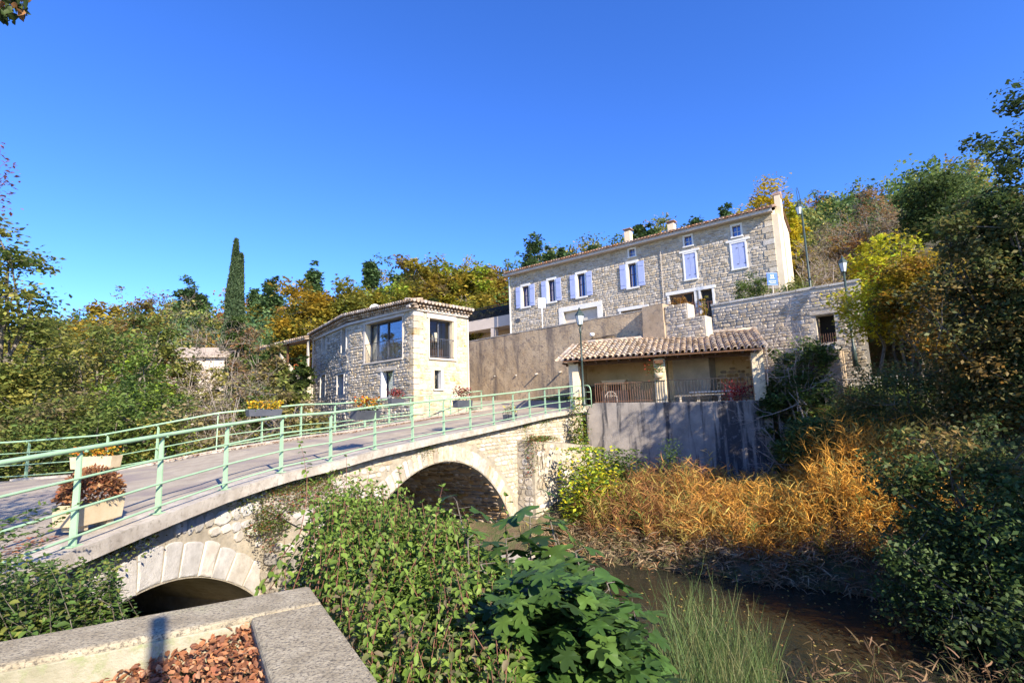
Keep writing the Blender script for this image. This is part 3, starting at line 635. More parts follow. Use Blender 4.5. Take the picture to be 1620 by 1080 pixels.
# stone parapet wall with the dark window
PF = Fr(at(1124.4, 480.7, 25.8), 133); PF.nx, PF.ny = WF.nx, WF.ny
pw_ = thing('stone_wall', 'long rubble stone parapet wall with a dark window, right of the gate', 'wall', PF.pt(3, 0, 1))
def hole(a, z): return 4.62 < a < 5.42 and 2.75 < z < 4.1
mb = MB(); cs = [0.02, 4.66, 5.38, 6.5]; zs = [-.4, 2.8, 4.05, 5.28]
for a, b in zip(cs, cs[1:]):
    for c_, d_ in zip(zs, zs[1:]):
        if not hole((a + b) / 2, (c_ + d_) / 2): mb.add([PF.pt(a, 0, c_), PF.pt(b, 0, c_), PF.pt(b, 0, d_), PF.pt(a, 0, d_)], [(0, 1, 2, 3)])
mb.add([PF.pt(4.66, 0, 2.8), PF.pt(5.38, 0, 2.8), PF.pt(5.38, 0, 4.05), PF.pt(4.66, 0, 4.05), PF.pt(4.66, -.5, 2.8), PF.pt(5.38, -.5, 2.8), PF.pt(5.38, -.5, 4.05), PF.pt(4.66, -.5, 4.05)], [(0, 1, 5, 4), (1, 2, 6, 5), (2, 3, 7, 6), (3, 0, 4, 7)])
mb.add([PF.pt(0.02, 0, 5.28), PF.pt(6.5, 0, 5.28), PF.pt(6.5, -.5, 5.28), PF.pt(.02, -.5, 5.28), PF.pt(.02, 0, -.4), PF.pt(.02, -.5, -.4)], [(0, 1, 2, 3), (0, 3, 5, 4)])
mb.build('wall_core', MT['mortarh'], pw_)
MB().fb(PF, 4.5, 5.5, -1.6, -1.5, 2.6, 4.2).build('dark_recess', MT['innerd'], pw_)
rubble(PF, 0, 6.5, 1.0, 5.26, lambda a, z: 0.02 < a < 6.48 and z < 5.27 and not (4.6 < a < 5.44 and 2.75 < z < 4.12), .28, .145, .035, 'wall_stones', MT['stoneh'], pw_, 0, seed=41)
mb = MB(); s = 0.0; g = random.Random(4)
while s < 6.4:
    l = .4 + .35 * g.random(); mb.ct = g.random(); mb.fb(PF, s, min(s + l - .02, 6.5), -.52, .05, 5.285, 5.38 + .03 * g.random()); s += l
mb.build('coping_stones', MT['stone'], pw_, bevel=.012, kind='stuff')
MB().fb(PF, 4.45, 5.6, -.05, .05, 4.09, 4.25).build('lintel', MT['stoneb'], pw_)
MB().fb(PF, 4.4, 5.7, -.05, .08, 2.62, 2.76).build('sill', MT['stoneb'], pw_)
for k in range(8): MB().tube([PF.pt(4.7 + k * .092, .02, 2.78), PF.pt(4.7 + k * .092, .02, 3.2)], .008, 5).build('guard_bar', MT['rust'], pw_)
# left stone block beside the gate
lf = thing('stone_wall', 'low rough stone wall between the brown pier and the iron gate', 'wall', PF.pt(-1.8, 0, 3))
MB().fb(sbf, 1.19, 3.15, -.5, .30, -.2, 4.35).fb(sbf, 1.19, 2.35, -.5, .30, 4.35, 5.08).build('wall_core', MT['mortarh'], lf)
rubble(sbf, 1.19, 3.15, 2.5, 5.07, lambda a, z: 1.21 < a < 3.13 and (z < 4.34 or a < 2.33), .27, .145, .035, 'wall_stones', MT['stoneh'], lf, .30, seed=43)
gt = thing('iron_gate', 'narrow iron bar gate in the gap of the stone wall', 'gate', PF.pt(-.2, -.2, 4.4))
for k in range(7): MB().tube([PF.pt(-1.08 + k * .17, -.22, 4.4), PF.pt(-1.08 + k * .17, -.22, 5.75 - .02 * k)], .012, 5).build('bar', MT['rust'], gt)
for z in (4.5, 5.6): MB().tube([PF.pt(-1.1, -.22, z), PF.pt(-.02, -.22, z)], .014, 5).build('rail', MT['rust'], gt)
mb = MB()
for k in range(7): mb.fb(PF, -.6 + k * .0, -.02, -.4, -.1 + .0, 4.4 - .2 * (k + 1), 4.4 - .2 * k)
mb.build('step_block', MT['stoneg'], lf)
ir = thing('terrace_railing', 'thin iron railing and post above the brown pier', 'railing', PF.pt(-3.5, -.4, 5.2))
MB().tube([PF.pt(-4.05, -.4, 5.2), PF.pt(-4.05, -.4, 6.5)], .022, 6).build('post', MT['whitefence'], ir)
MB().tube([PF.pt(-4.05, -.4, 6.1), PF.pt(-1.1, -.4, 6.3)], .012, 5).build('rail', MT['rust'], ir)
for k in range(4): MB().tube([PF.pt(-3.2 + .7 * k, -.4, 5.3), PF.pt(-3.2 + .7 * k, -.4, 6.2)], .01, 5).build('post', MT['rust'], ir)
MB().tube([PF.pt(-5.6, -.4, 5.2), PF.pt(-4.3, -.4, 5.95)], .014, 5).build('hand_rail', MT['rust'], ir)
# ------------------------------------------------------------------ retaining wall under the shed, and the terrace
SF = Fr((2.57, 23.3), 110.2); SF.nx, SF.ny = -.3456, -.9384
rw = thing('river_wall', 'tall grey rendered river wall with dark vertical stains below the shed', 'wall', SF.pt(4, 0, -3))
ftop = lambda s: .44 - .025 * (s - 1.08)
v = []; f = []
Zs = np.linspace(0, 1, 9)
prof = [(.72, -3.6), (.72, -.35), (.75, -.1), (.82, .12), (.92, .28), (1.06, .41), (1.2, ftop(1.2))]
out_ = prof + [(8.25, ftop(8.25)), (8.25, -3.6)]
n = len(out_); g = random.Random(2)
v = [SF.pt(a, .06, z) for a, z in out_] + [SF.pt(a, -.45, z) for a, z in out_]
MB().add(v, [tuple(range(n)), tuple(range(2 * n - 1, n - 1, -1))] + [(i, n + i, n + (i + 1) % n, (i + 1) % n) for i in range(n)]).build('rendered_face', MT['wallst'], rw, bevel=.02)
v, f = prism(SF, [(.95, .06), (.95, .55), (1.45, .12)], -3.6, lambda a, t: -.55 - 2.2 * (t - .06))
MB().add([SF.pt(.9, .05, -3.6), SF.pt(1.5, .05, -3.6), SF.pt(1.5, .06, -.75), SF.pt(.9, .06, -2.0), SF.pt(1.3, .6, -3.6)], [(0, 1, 4), (1, 2, 4), (2, 3, 4), (3, 0, 4)]).build('buttress_fillet', MT['wallst'], rw)
tag(MB().fb(SF, .5, 8.2, -3.2, -.40, -.2, .34).build('terrace_floor', MT['concrete']), kind='structure')

# ------------------------------------------------------------------ the open shed (wash house)
shed = thing('open_shed', 'open cream shed with clay tile roof and three square posts above the river wall', 'shed', SF.pt(4, -1.4, .3))
for a, b in ((0, .45), (3.80, 4.27), (7.68, 8.13)):
    MB().fb(SF, a, b, -.45, 0, .12 if a < 1 else .30, 2.26).build('pillar', MT['cream'], shed, bevel=.012)
mb = MB(); n = 16
# back wall as real relief: render with a patch of bare stone
mb.fb(SF, -.02, 8.15, -3.15, -2.85, .3, 3.35); mb.build('back_wall', MT['creams'], shed)
for a_, b_ in ((-.04, .26), (7.86, 8.14)):
    MB().hexa([SF.pt(a_, -2.85, .2), SF.pt(b_, -2.85, .2), SF.pt(b_, -.46, .2), SF.pt(a_, -.46, .2)], [SF.pt(a_, -2.85, 3.38), SF.pt(b_, -2.85, 3.38), SF.pt(b_, -.46, 2.58), SF.pt(a_, -.46, 2.58)]).build('side_wall', MT['creams'], shed)
    MB().hexa([SF.pt(a_, -.455, 2.27), SF.pt(b_, -.455, 2.27), SF.pt(b_, -.0, 2.27), SF.pt(a_, -.0, 2.27)], [SF.pt(a_, -.455, 2.58), SF.pt(b_, -.455, 2.58), SF.pt(b_, -.0, 2.40), SF.pt(a_, .0, 2.40)]).build('wall_head', MT['cream'], shed)
def patch(a, z): return 5.5 < a < 7.85 and .34 < z < (.9 + 1.05 * math.sin(min(1, max(0, (a - 5.3) / 1.6)) * 1.5) + .08 * math.sin(a * 9))
rubble(SF, 5.4, 7.9, .34, 2.1, patch, .28, .17, .05, 'bare_stones', mat('patch_stone', (.28, .17, .09), (.42, .28, .16), 3, .9, .01, 30, tint=.3), shed, -2.85, seed=51)
rubble(SF, 0, 1, 0, 1, lambda a, z: False, 1, 1, .1, 'x', MT['stone'], shed)
MB().fb(SF, -.15, 8.2, -.30, -.12, 2.17, 2.33).build('front_beam', MT['wood'], shed, bevel=.01)
for k in range(18): MB().fb(SF, -.2 + k * .5, -.13 + k * .5, -.10, .34, 2.235, 2.31).build('rafter_end', MT['wood'], shed)
MB().fb(SF, 3.85, 4.22, -.42, .28, 2.02, 2.17).build('bracket_beam', MT['wood'], shed)
# roof
ea, ez, rt, rz_ = .40, 2.36, -3.35, 3.60
def rp(s, k, h=0):  # point on the roof, k 0 at the eave, 1 at the top
    return SF.pt(s, ea + (rt - ea) * k - h * .32, ez + (rz_ - ez) * k + h * .95)
mb = MB(); mb.hexa([rp(-.15, 0, -.05), rp(8.22, 0, -.05), rp(8.22, 1, -.05), rp(-.15, 1, -.05)], [rp(-.15, 0, 0), rp(8.22, 0, 0), rp(8.22, 1, 0), rp(-.15, 1, 0)])
mb.build('roof_boards', MT['wood'], shed)
mb = MB(); NC = 33; cw_ = 8.4 / NC
for c in range(NC + 1):
    s = -.3 + c * cw_; g = random.Random(c)
    for k in range(9):
        mb.ct = g.random(); a = k / 9; b = min(1, a + 1.15 / 9); n_ = 5; vs = []
        for kk in (a, b):
            for j in range(n_): an = math.pi * j / (n_ - 1); vs.append(rp(s - cw_ * .5 + cw_ * .42 * -math.cos(an) , kk, .065 - .055 * math.sin(an) + (.012 if kk == b else .022)))
        mb.add(vs, [(j, j + 1, n_ + j + 1, n_ + j) for j in range(n_ - 1)])
mb.build('channel_tiles', MT['tile'], shed, kind='stuff')
tl = []
for vv in range(4):
    mb = MB(); n_ = 7; g = random.Random(vv); mb.ct = .15 + .23 * vv; Lt = 3.72 / 9 * 1.22; vs = []
    for (y, r0, zz) in ((0, .105, .02), (Lt, .082, 0)):
        for rr in (r0, r0 - .016):
            for j in range(n_): an = math.pi * j / (n_ - 1); vs.append((-math.cos(an) * rr, y, math.sin(an) * rr * .85 + zz))
    fs_q = []
    for j in range(n_ - 1):
        fs_q += [(j, j + 1, 2 * n_ + j + 1, 2 * n_ + j), (n_ + j + 1, n_ + j, 3 * n_ + j, 3 * n_ + j + 1), (j, n_ + j, n_ + j + 1, j + 1)]
    mb.add(vs, fs_q); o = mb.build('roof_tile', MT['tile'], None, smooth=False); tl.append(o)
o3 = Vector(rp(0, 0)); vy = (Vector(rp(0, 1)) - o3).normalized(); vx = Vector((SF.dx, SF.dy, 0)); vz = vx.cross(vy)
if vz.z < 0: vz = -vz
for k in range(9):
    for c in range(NC):
        g = random.Random(c * 31 + k); s = -.15 + c * cw_ + cw_ * .5 + cw_ * .0 - .0
        p = Vector(rp(s - cw_ * .5 + cw_ * .5, k / 9 - .012, .07 + .006 * k * 0)) + vx * (g.random() - .5) * .02 + vy * (g.random() - .5) * .035
        rx = Matrix.Rotation((g.random() - .5) * .06, 3, 'Z') @ Matrix.Rotation(R(-2.2) + (g.random() - .5) * .03, 3, 'X')
        m3 = Matrix((vx, vy, vz)).transposed() @ rx; m = m3.to_4x4(); m.translation = p
        copy_mesh(tl[g.randrange(4)], 'roof_tile', shed, m)
for o in tl: bpy.data.objects.remove(o)
mb = MB()
for k in range(21):
    mb.ct = rnd.random(); s = -.15 + k * .4; mb.tube([rp(s, 1, .10), rp(s + .43, 1, .11)], [.085, .10], 8)
mb.build('ridge_tiles', MT['tile'], shed, kind='stuff')
# stone verge of tiles at the right side
mb = MB()
for k in range(9):
    mb.ct = rnd.random(); mb.tube([rp(8.20, k / 9 - .01, .14), rp(8.20, (k + 1.1) / 9, .10)], [.11, .09], 8)
mb.build('verge_tiles', MT['tile'], shed, kind='stuff')
# things in the shed
bq = thing('barbecue', 'cream masonry barbecue with hood shelf in the left bay of the shed', 'barbecue', SF.pt(1.5, -2.6, .3))
MB().fb(SF, 1.05, 2.35, -2.83, -2.2, .34, 1.05).build('base', MT['renderd'], bq); 
mb = MB(); mb.hexa([SF.pt(1.25, -2.83, 1.34), SF.pt(1.25, -2.15, 1.34), SF.pt(2.15, -2.15, 1.34), SF.pt(2.15, -2.83, 1.34)], [SF.pt(1.08, -2.83, 1.55), SF.pt(1.08, -2.05, 1.55), SF.pt(2.32, -2.05, 1.55), SF.pt(2.32, -2.83, 1.55)]); mb.build('hood', MT['cream'], bq)
MB().fb(SF, 1.15, 1.35, -2.83, -2.25, 1.055, 1.34).fb(SF, 2.05, 2.25, -2.83, -2.25, 1.055, 1.34).build('side_pier', MT['creams'], bq)
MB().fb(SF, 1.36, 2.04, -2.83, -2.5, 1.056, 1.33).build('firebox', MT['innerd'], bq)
fp_ = thing('firewood_shelf', 'dark shelf with logs left of the barbecue', 'shelf', SF.pt(.6, -2.6, .3))
MB().fb(SF, .35, .98, -2.83, -2.4, .34, 1.2).build('shelf', MT['wood'], fp_)
for k in range(7): MB().tube([SF.pt(.42 + .085 * k, -2.75, 1.26 + .05 * (k % 2)), SF.pt(.42 + .085 * k, -2.35, 1.26 + .05 * (k % 2))], .045, 7).build('log', MT['bark'], fp_)
tb = thing('picnic_table', 'pale stone table slab in the right bay of the shed', 'table', SF.pt(6, -1.6, .35))
MB().fb(SF, 5.15, 7.2, -2.1, -1.3, .74, .81).build('table_top', MT['white'], tb, bevel=.01)
for s in (5.45, 6.8): MB().fb(SF, s, s + .14, -2.0, -1.4, .345, .74).build('leg', MT['stoneb'], tb)
bn = thing('bench', 'low stone bench along the railing in the middle of the shed', 'bench', SF.pt(5, -.9, .35))
MB().fb(SF, 4.5, 6.6, -1.05, -.75, .60, .66).build('seat', MT['stoneb'], bn); 
for s in (4.7, 6.3): MB().fb(SF, s, s + .12, -1.02, -.78, .345, .60).build('leg', MT['stoneb'], bn)
ch = thing('garden_chair', 'pale round backed metal chair behind the left bay railing', 'chair', SF.pt(1.75, -.8, .35))
arc = [SF.pt(1.75 + .28 * math.cos(a), -.75, .62 + .33 * math.sin(a)) for a in np.linspace(0, math.pi, 12)]
MB().tube([SF.pt(2.03, -.75, .345)] + arc + [SF.pt(1.47, -.75, .345)], .014, 6).build('frame', MT['whitefence'], ch)
for k in range(3): MB().tube([SF.pt(1.6 + .15 * k, -.75, .62), SF.pt(1.6 + .15 * k, -.75, .93)], .008, 5).build('back_rod', MT['whitefence'], ch)
MB().lathe([(.22, 0), (.23, .02), (.2, .03)], SF.pt(1.75, -.98, .74), 14).build('seat', MT['whitefence'], ch)
for k in (-1, 1): MB().tube([SF.pt(1.75 + .17 * k, -1.12, .74), SF.pt(1.75 + .2 * k, -1.16, .345)], .011, 5).build('leg', MT['whitefence'], ch)
# balustrades
def balus(name, label, s0, s1, n, m, ztop=1.30, zb=.36, t=-.12):
    r = thing(name, label, 'railing', SF.pt((s0 + s1) / 2, t, zb), 'iron railings between the shed posts')
    MB().tube([SF.pt(s0, t, ztop), SF.pt(s1, t, ztop - .012 * (s1 - s0))], .016, 6).build('handrail', m, r)
    MB().tube([SF.pt(s0, t, zb + .12), SF.pt(s1, t, zb + .12)], .012, 5).build('bottom_rail', m, r)
    src = None
    for k in range(n):
        s = s0 + (k + .5) * (s1 - s0) / n; g = random.Random(k)
        if src is None or k % 5 == 0:
            src = MB().tube([(0, 0, 0), (.005, 0, .2), (-.008, 0, .5), (0, 0, ztop - zb - .02)], [.010, .011, .015, .010], 6).build('baluster', m, None); srcs = src
            setparent(src, r); src.matrix_basis = Matrix.Translation(SF.pt(s, t, zb + .005))
        else: copy_mesh(src, 'baluster', r, Matrix.Translation(SF.pt(s, t, zb + .005)))
    return r
balus('shed_railing', 'rusty baluster railing in the left bay of the shed', 1.12, 3.80, 26, MT['rust'])
balus('shed_railing', 'dark thin railing in the right bay of the shed behind the bare twigs', 4.27, 7.68, 26, MT['iron'], 1.30)
balus('shed_railing', 'short iron railing piece standing in front of the middle shed post', 3.82, 4.25, 4, MT['iron'], 1.30, t=.03)
hb = thing('hanging_basket', 'flowering geranium in a pale pot on the middle shed post', 'plant pot', SF.pt(3.9, .12, 1.3))
mb = MB(); mb.lathe([(.10, 0), (.18, .06), (.21, .24), (.19, .25), (.17, .20)], SF.pt(4.0, .22, 1.36), 14); mb.build('pot', MT['trough'], hb, smooth=True)
g = np.random.default_rng(4); n = 320; c0_ = np.array(SF.pt(3.93, .24, 1.72)); P_ = c0_ + g.normal(size=(n, 3)) * np.array([.17, .1, .16])
leaves('foliage', P_, g.uniform(.05, .09, n), np.array(GRN)[g.integers(0, 3, n)] * g.uniform(.8, 1.9, (n, 1)), 'd', MT['leaf'], hb, g=g)
P_ = c0_ + np.array([-.1, 0, .1]) + g.normal(size=(40, 3)) * np.array([.2, .1, .2]); leaves('blooms', P_, g.uniform(.05, .08, 40), np.array([(.6, .08, .04)] * 40), 'petal', MT['leaf'], hb, g=g)
rg = thing('red_geranium', 'crimson leaved shrub spilling over the river wall by the right shed post', 'plant', SF.pt(7.0, .1, .4))
n = 480; c0_ = np.array(SF.pt(7.05, .15, .75)); P_ = c0_ + np.clip(g.normal(size=(n, 3)), -1.8, 1.8) * np.array([.34, .14, .22])
leaves('foliage', P_, g.uniform(.05, .10, n), np.array([(.26, .015, .025), (.18, .012, .02), (.32, .03, .03)])[g.integers(0, 3, n)] * g.uniform(.6, 1.3, (n, 1)), 'd', MT['leaf'], rg, g=g, up=.2)
mb = MB()
for k in range(9): mb.tube([SF.pt(7.0, -.05, .3), SF.pt(6.7 + .08 * k, .1, .6), SF.pt(6.6 + .11 * k, .15, .95)], [.01, .007, .003], 4)
mb.build('stems', MT['redstem'], rg)

# ------------------------------------------------------------------ house walls
def facade(fr, s0, s1, z0, z1, holes, dep, m, name, parent):
    ss = sorted({s0, s1} | {h[0] for h in holes} | {h[1] for h in holes}); zz = sorted({z0, z1} | {h[2] for h in holes} | {h[3] for h in holes}); mb = MB()
    for a, b in zip(ss, ss[1:]):
        for c, d in zip(zz, zz[1:]):
            if not any(h[0] < (a + b) / 2 < h[1] and h[2] < (c + d) / 2 < h[3] for h in holes):
                mb.add([fr.pt(a, 0, c), fr.pt(b, 0, c), fr.pt(b, 0, d), fr.pt(a, 0, d)], [(0, 1, 2, 3)])
    for a, b, c, d in [h[:4] for h in holes]:
        mb.add([fr.pt(a, 0, c), fr.pt(b, 0, c), fr.pt(b, 0, d), fr.pt(a, 0, d), fr.pt(a, -dep, c), fr.pt(b, -dep, c), fr.pt(b, -dep, d), fr.pt(a, -dep, d)],
               [(0, 1, 5, 4), (1, 2, 6, 5), (2, 3, 7, 6), (3, 0, 4, 7)])
    return mb.build(name, m, parent)
def around(holes, s0, s1, z0, z1, mg=.03):
    def f(a, z): return s0 + .02 < a < s1 - .02 and z0 < z < z1 and not any(h[0] - mg < a < h[1] + mg and h[2] - mg < z < h[3] + mg for h in holes)
    return f
def frame_(fr, a, b, c, d, w_, t0, t1, m, name, parent, sill=True):
    mb = MB(); mb.fb(fr, a - w_, a, t0, t1, c, d).fb(fr, b, b + w_, t0, t1, c, d).fb(fr, a - w_, b + w_, t0, t1 + .004, d, d + w_ * 1.15)
    if sill: mb.fb(fr, a - w_ * 1.2, b + w_ * 1.2, t0, t1 + .05, c - w_ * .8, c)
    return mb.build(name, m, parent, bevel=.006)

UH = Fr((14.2, 27.0), -52); UH.nx, UH.ny = -.6157, -.788
uh = thing('stone_house', 'long grey stone house with lilac shutters on the upper street', 'house', UH.pt(9, 0, 4.4))
open_ = [(16.26, 16.86, 8.02, 9.6), (13.94, 14.49, 8.02, 9.62), (11.44, 12.04, 7.97, 9.6), (7.65, 8.2, 7.95, 9.53)]
attic = [(7.66, 8.06, 9.98, 10.47), (3.98, 4.42, 9.84, 10.44), (1.2, 1.64, 9.74, 10.38)]
shut = [(3.86, 4.52, 7.76, 9.35), (1.06, 1.78, 7.86, 9.35)]
gar = [(10.6, 13.3, 4.2, 7.12)]; low = [(7.2, 8.9, 4.2, 6.5), (4.1, 5.62, 6.0, 7.0), (3.06, 3.72, 4.2, 7.0)]
hs = open_ + attic + shut + gar + low
facade(UH, -.45, 18.0, 4.0, 10.62, hs, .30, MT['mortarh'], 'front_wall', uh)
rubble(UH, -.45, 18.0, 4.3, 10.6, around(hs, -.45, 18.0, 4.3, 10.6, .12), .27, .135, .034, 'wall_stones', MT['stoneh'], uh, 0, seed=61, gap=.018)
# quoins at the right corner
mb = MB(); z = 4.4; k = 0
while z < 10.3:
    h = .28 + .08 * rnd.random(); mb.ct = rnd.random(); mb.fb(UH, -.47, (-.05 if k % 2 else .12), -.05, .05, z, z + h - .02); z += h; k += 1
mb.build('quoin_stones', MT['stoneb'], uh, bevel=.02, kind='stuff')
dz = 5.2
gb_ = UH.pt(-.45, 0, 0); G2 = Fr(gb_, 38); 
mb = MB(); mb.add([UH.pt(-.452, 0, 3.5), UH.pt(-.452, -dz, 3.5), UH.pt(-.452, -dz, 10.9), UH.pt(-.452, -dz * .55, 11.9), UH.pt(-.452, 0, 10.7)], [(0, 1, 2, 3, 4)])
mb.build('gable_wall', MT['gable'], uh)
mb = MB(); mb.add([UH.pt(18, 0, 3.5), UH.pt(18, -dz, 3.5), UH.pt(18, -dz, 10.9), UH.pt(18, -dz * .55, 11.9), UH.pt(18, 0, 10.7)], [(0, 1, 2, 3, 4)]).add([UH.pt(18, -dz, 3.5), UH.pt(-.45, -dz, 3.5), UH.pt(-.45, -dz, 10.9), UH.pt(18, -dz, 10.9)], [(0, 1, 2, 3)]); mb.build('rear_walls', MT['mortarh'], uh)
MB().fb(UH, -.46, -.46 - .30, -.9, .02, 4.3, 10.55).build('corner_pilaster', MT['gable'], uh)
gc = MB(); gc.fb(UH, -.78, -.47, -1.65, -1.15, 4.3, 12.0).build('gable_flue', MT['gable'], uh)
mb = MB(); mb.tube([UH.pt(-.82, -1.4, 12.05), UH.pt(-.4, -1.4, 12.05)], [.24, .24], 8); mb.build('flue_tile', MT['tiled'], uh)
MB().fb(UH, 18.02, 18.10, .02, .10, 4.5, 10.4).build('downpipe', MT['white'], uh)
# eaves and roof
MB().fb(UH, -.55, 18.3, -.02, .44, 10.62, 10.66).build('soffit', MT['soffit'], uh)
MB().fb(UH, -.55, 18.3, .44, .48, 10.60, 10.78).build('fascia', MT['soffit'], uh)
MB().add([UH.pt(-.6, .48, 10.79), UH.pt(18.35, .48, 10.79), UH.pt(18.35, -dz * .55, 11.98), UH.pt(-.6, -dz * .55, 11.98), UH.pt(18.35, -dz, 10.95), UH.pt(-.6, -dz, 10.95)], [(0, 1, 2, 3), (3, 2, 4, 5)]).build('roof', MT['tiled'], uh)
mb = MB(); g = random.Random(5)
for k in range(88):
    s = -.55 + k * .215
    for c in range(3):
        mb.ct = g.random(); t0 = .58 - c * .36; z = 10.80 + (.48 - t0) * .36 * .95 + .045 + c * .01
        mb.tube([UH.pt(s, t0, z + .02 * g.random()), UH.pt(s, t0 - .42, z + .15)], [.085, .07], 7)
mb.build('roof_tiles', MT['tiled'], uh, kind='stuff')
for (s, t, z0, z1, w_) in ((8.45, -.9, 10.9, 12.05, .42), (5.6, -1.3, 11.0, 11.95, .42)):
    c = MB(); c.fb(UH, s - w_ / 2, s + w_ / 2, t - w_ / 2, t + w_ / 2, z0, z1); co_ = c.build('chimney', MT['cream'], uh, bevel=.01)
    MB().fb(UH, s - .28, s + .28, t - .28, t + .28, z1 + .13, z1 + .18).fb(UH, s - .17, s + .17, t - .17, t + .17, z1, z1 + .13).build('chimney_cap', MT['tiled'], co_)
for q_ in list(uh.children):
    if q_.name.startswith('chimney'):
        for c in q_.children: c.matrix_parent_inverse = Matrix.Identity(4)
# windows
for k, (a, b, c, d) in enumerate(open_):
    wn = MB().fb(UH, a, b, -.26, -.25, c, d).build('window', MT['skypane'], uh)
    fr_o = MB().fb(UH, a, a + .05, -.249, -.20, c, d).fb(UH, b - .05, b, -.249, -.20, c, d).fb(UH, a + .05, b - .05, -.249, -.20, d - .06, d).fb(UH, a + .05, b - .05, -.249, -.20, c, c + .06).fb(UH, (a + b) / 2 - .03, (a + b) / 2 + .03, -.249, -.205, c + .06, d - .06).fb(UH, a + .05, b - .05, -.249, -.212, (c + d) / 2 + .1, (c + d) / 2 + .13).build('sash', MT['sash'], None)
    fr_o.parent = wn
    frame_(UH, a, b, c, d, .15, .0, .062, MT['white'], 'window_surround', uh)
    for s_, e_ in ((a - .15 - .42, a - .15), (b + .15, b + .15 + .42)):
        s1_ = MB(); s1_.fb(UH, s_, e_, .07, .11, c - .02, d + .02); sh = s1_.build('shutter', MT['shutter'], uh, bevel=.004)
        h_ = MB().fb(UH, s_ + .03, e_ - .03, .112, .125, c + .2, c + .28).fb(UH, s_ + .03, e_ - .03, .112, .125, d - .3, d - .22).build('shutter_brace', MT['shutter'], None); h_.parent = sh
for a, b, c, d in attic:
    wn = MB().fb(UH, a, b, -.16, -.15, c, d).build('attic_window', MT['skypane'], uh)
    o = MB().fb(UH, (a + b) / 2 - .015, (a + b) / 2 + .015, -.149, -.12, c, d).fb(UH, a, b, -.149, -.125, (c + d) / 2 - .015, (c + d) / 2 + .015).build('glazing_bar', MT['white'], None); o.parent = wn
    frame_(UH, a, b, c, d, .10, .0, .06, MT['white'], 'window_surround', uh)
for a, b, c, d in shut:
    m_ = (a + b) / 2
    for s_, e_ in ((a, m_ - .006), (m_ + .006, b)):
        sh = MB().fb(UH, s_, e_, -.02, .03, c, d).build('closed_shutter', MT['shutter'], uh, bevel=.004)
        for zz in (c + .25, d - .3):
            h_ = MB().fb(UH, s_ + .02, s_ + .12, .032, .04, zz, zz + .03).build('hinge', MT['iron'], None); h_.parent = sh
    frame_(UH, a, b, c, d, .09, .0, .055, MT['white'], 'window_surround', uh)
    MB().fb(UH, a - .28, b + .28, .0, .07, d + .105, d + .24).build('lintel', MT['white'], uh)
a, b, c, d = gar[0]
MB().fb(UH, a, b, -.28, -.24, c, d).build('garage_door', MT['tan'], uh)
for k in range(5): MB().fb(UH, a, b, -.238, -.23, 4.6 + k * .5, 4.62 + k * .5).build('door_seam', MT['soffit'], uh)
MB().fb(UH, a - .38, a, .0, .06, 4.2, d).build('door_jamb', MT['white'], uh); MB().fb(UH, b, b + .38, .0, .06, 4.2, d).build('door_jamb', MT['white'], uh)
MB().fb(UH, a - .38, b + .38, .0, .065, d, d + .32).build('lintel', MT['white'], uh)
for a, b, c, d in low:
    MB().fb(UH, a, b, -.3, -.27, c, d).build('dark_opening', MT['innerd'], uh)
    MB().fb(UH, a - .2, b + .2, .0, .07, d, d + .2).build('lintel', MT['white'], uh)
    for x0_, x1_ in ((a - .12, a), (b, b + .12)): MB().fb(UH, x0_, x1_, .0, .055, c, d).build('door_jamb', MT['white'], uh)
MB().fb(UH, 17.15, 17.55, .05, .07, 6.95, 7.2).build('wall_plaque', MT['box'], uh)
for s_, z_ in ((5.95, 6.5), (10.0, 6.7), (6.35, 6.4)): MB().tube([UH.pt(s_, .08, 4.5), UH.pt(s_, .08, z_ if s_ > 6.3 else 9.9)], .03 if s_ > 6.3 else .02, 5).build('downpipe', MT['soffit'], uh)

# ---- beige building with the roof terrace
bb = thing('terrace_building', 'modern beige building with black balcony railing left of the long house', 'building', UH.pt(21, -2, 4.4))
MB().fb(UH, 18.15, 24.5, -6, -.6, 7.0, 7.85).build('balcony_slab', MT['paleb'], bb)
MB().fb(UH, 18.15, 24.5, -6, -2.2, 4.2, 6.99).build('ground_floor', MT['inner'], bb)
for a in (18.2, 20.25, 24.0): MB().fb(UH, a, a + .4, -1.1, -.62, 4.2, 6.995).build('pillar', MT['paleb'], bb)
MB().fb(UH, 19.2, 23.2, -7.5, -5.9, 7.86, 9.35).build('upper_room', MT['paleb'], bb)
MB().fb(UH, 18.9, 23.5, -7.8, -5.6, 9.36, 9.5).build('roof', MT['tiled'], bb)
for k in range(40): MB().fb(UH, 18.2 + k * .157, 18.22 + k * .157, -.72, -.70, 7.86, 8.78).build('railing_bar', MT['black'], bb)
MB().fb(UH, 18.15, 24.5, -.74, -.68, 8.78, 8.84).build('handrail', MT['black'], bb)
MB().fb(UH, 18.2, 24.45, -.80, -.78, 7.9, 8.7).build('railing_panel', MT['black'], bb)
g = np.random.default_rng(14); n = 900; S_ = g.uniform(18.4, 24, n)
P_ = np.array([UH.pt(s, -.6 + .15 * g.random(), 8.15 + .12 * math.sin(s * 7) + .25 * g.random()) for s in S_])
tp = thing('balcony_plants', 'row of dark potted plants along the black balcony railing', 'plants', UH.pt(21, -.5, 7.9))
leaves('foliage', P_, g.uniform(.05, .10, n), np.array([(.03, .05, .02), (.05, .07, .03), (.12, .10, .08)])[g.integers(0, 3, n)], 'd', MT['leaf'], tp, g=g)

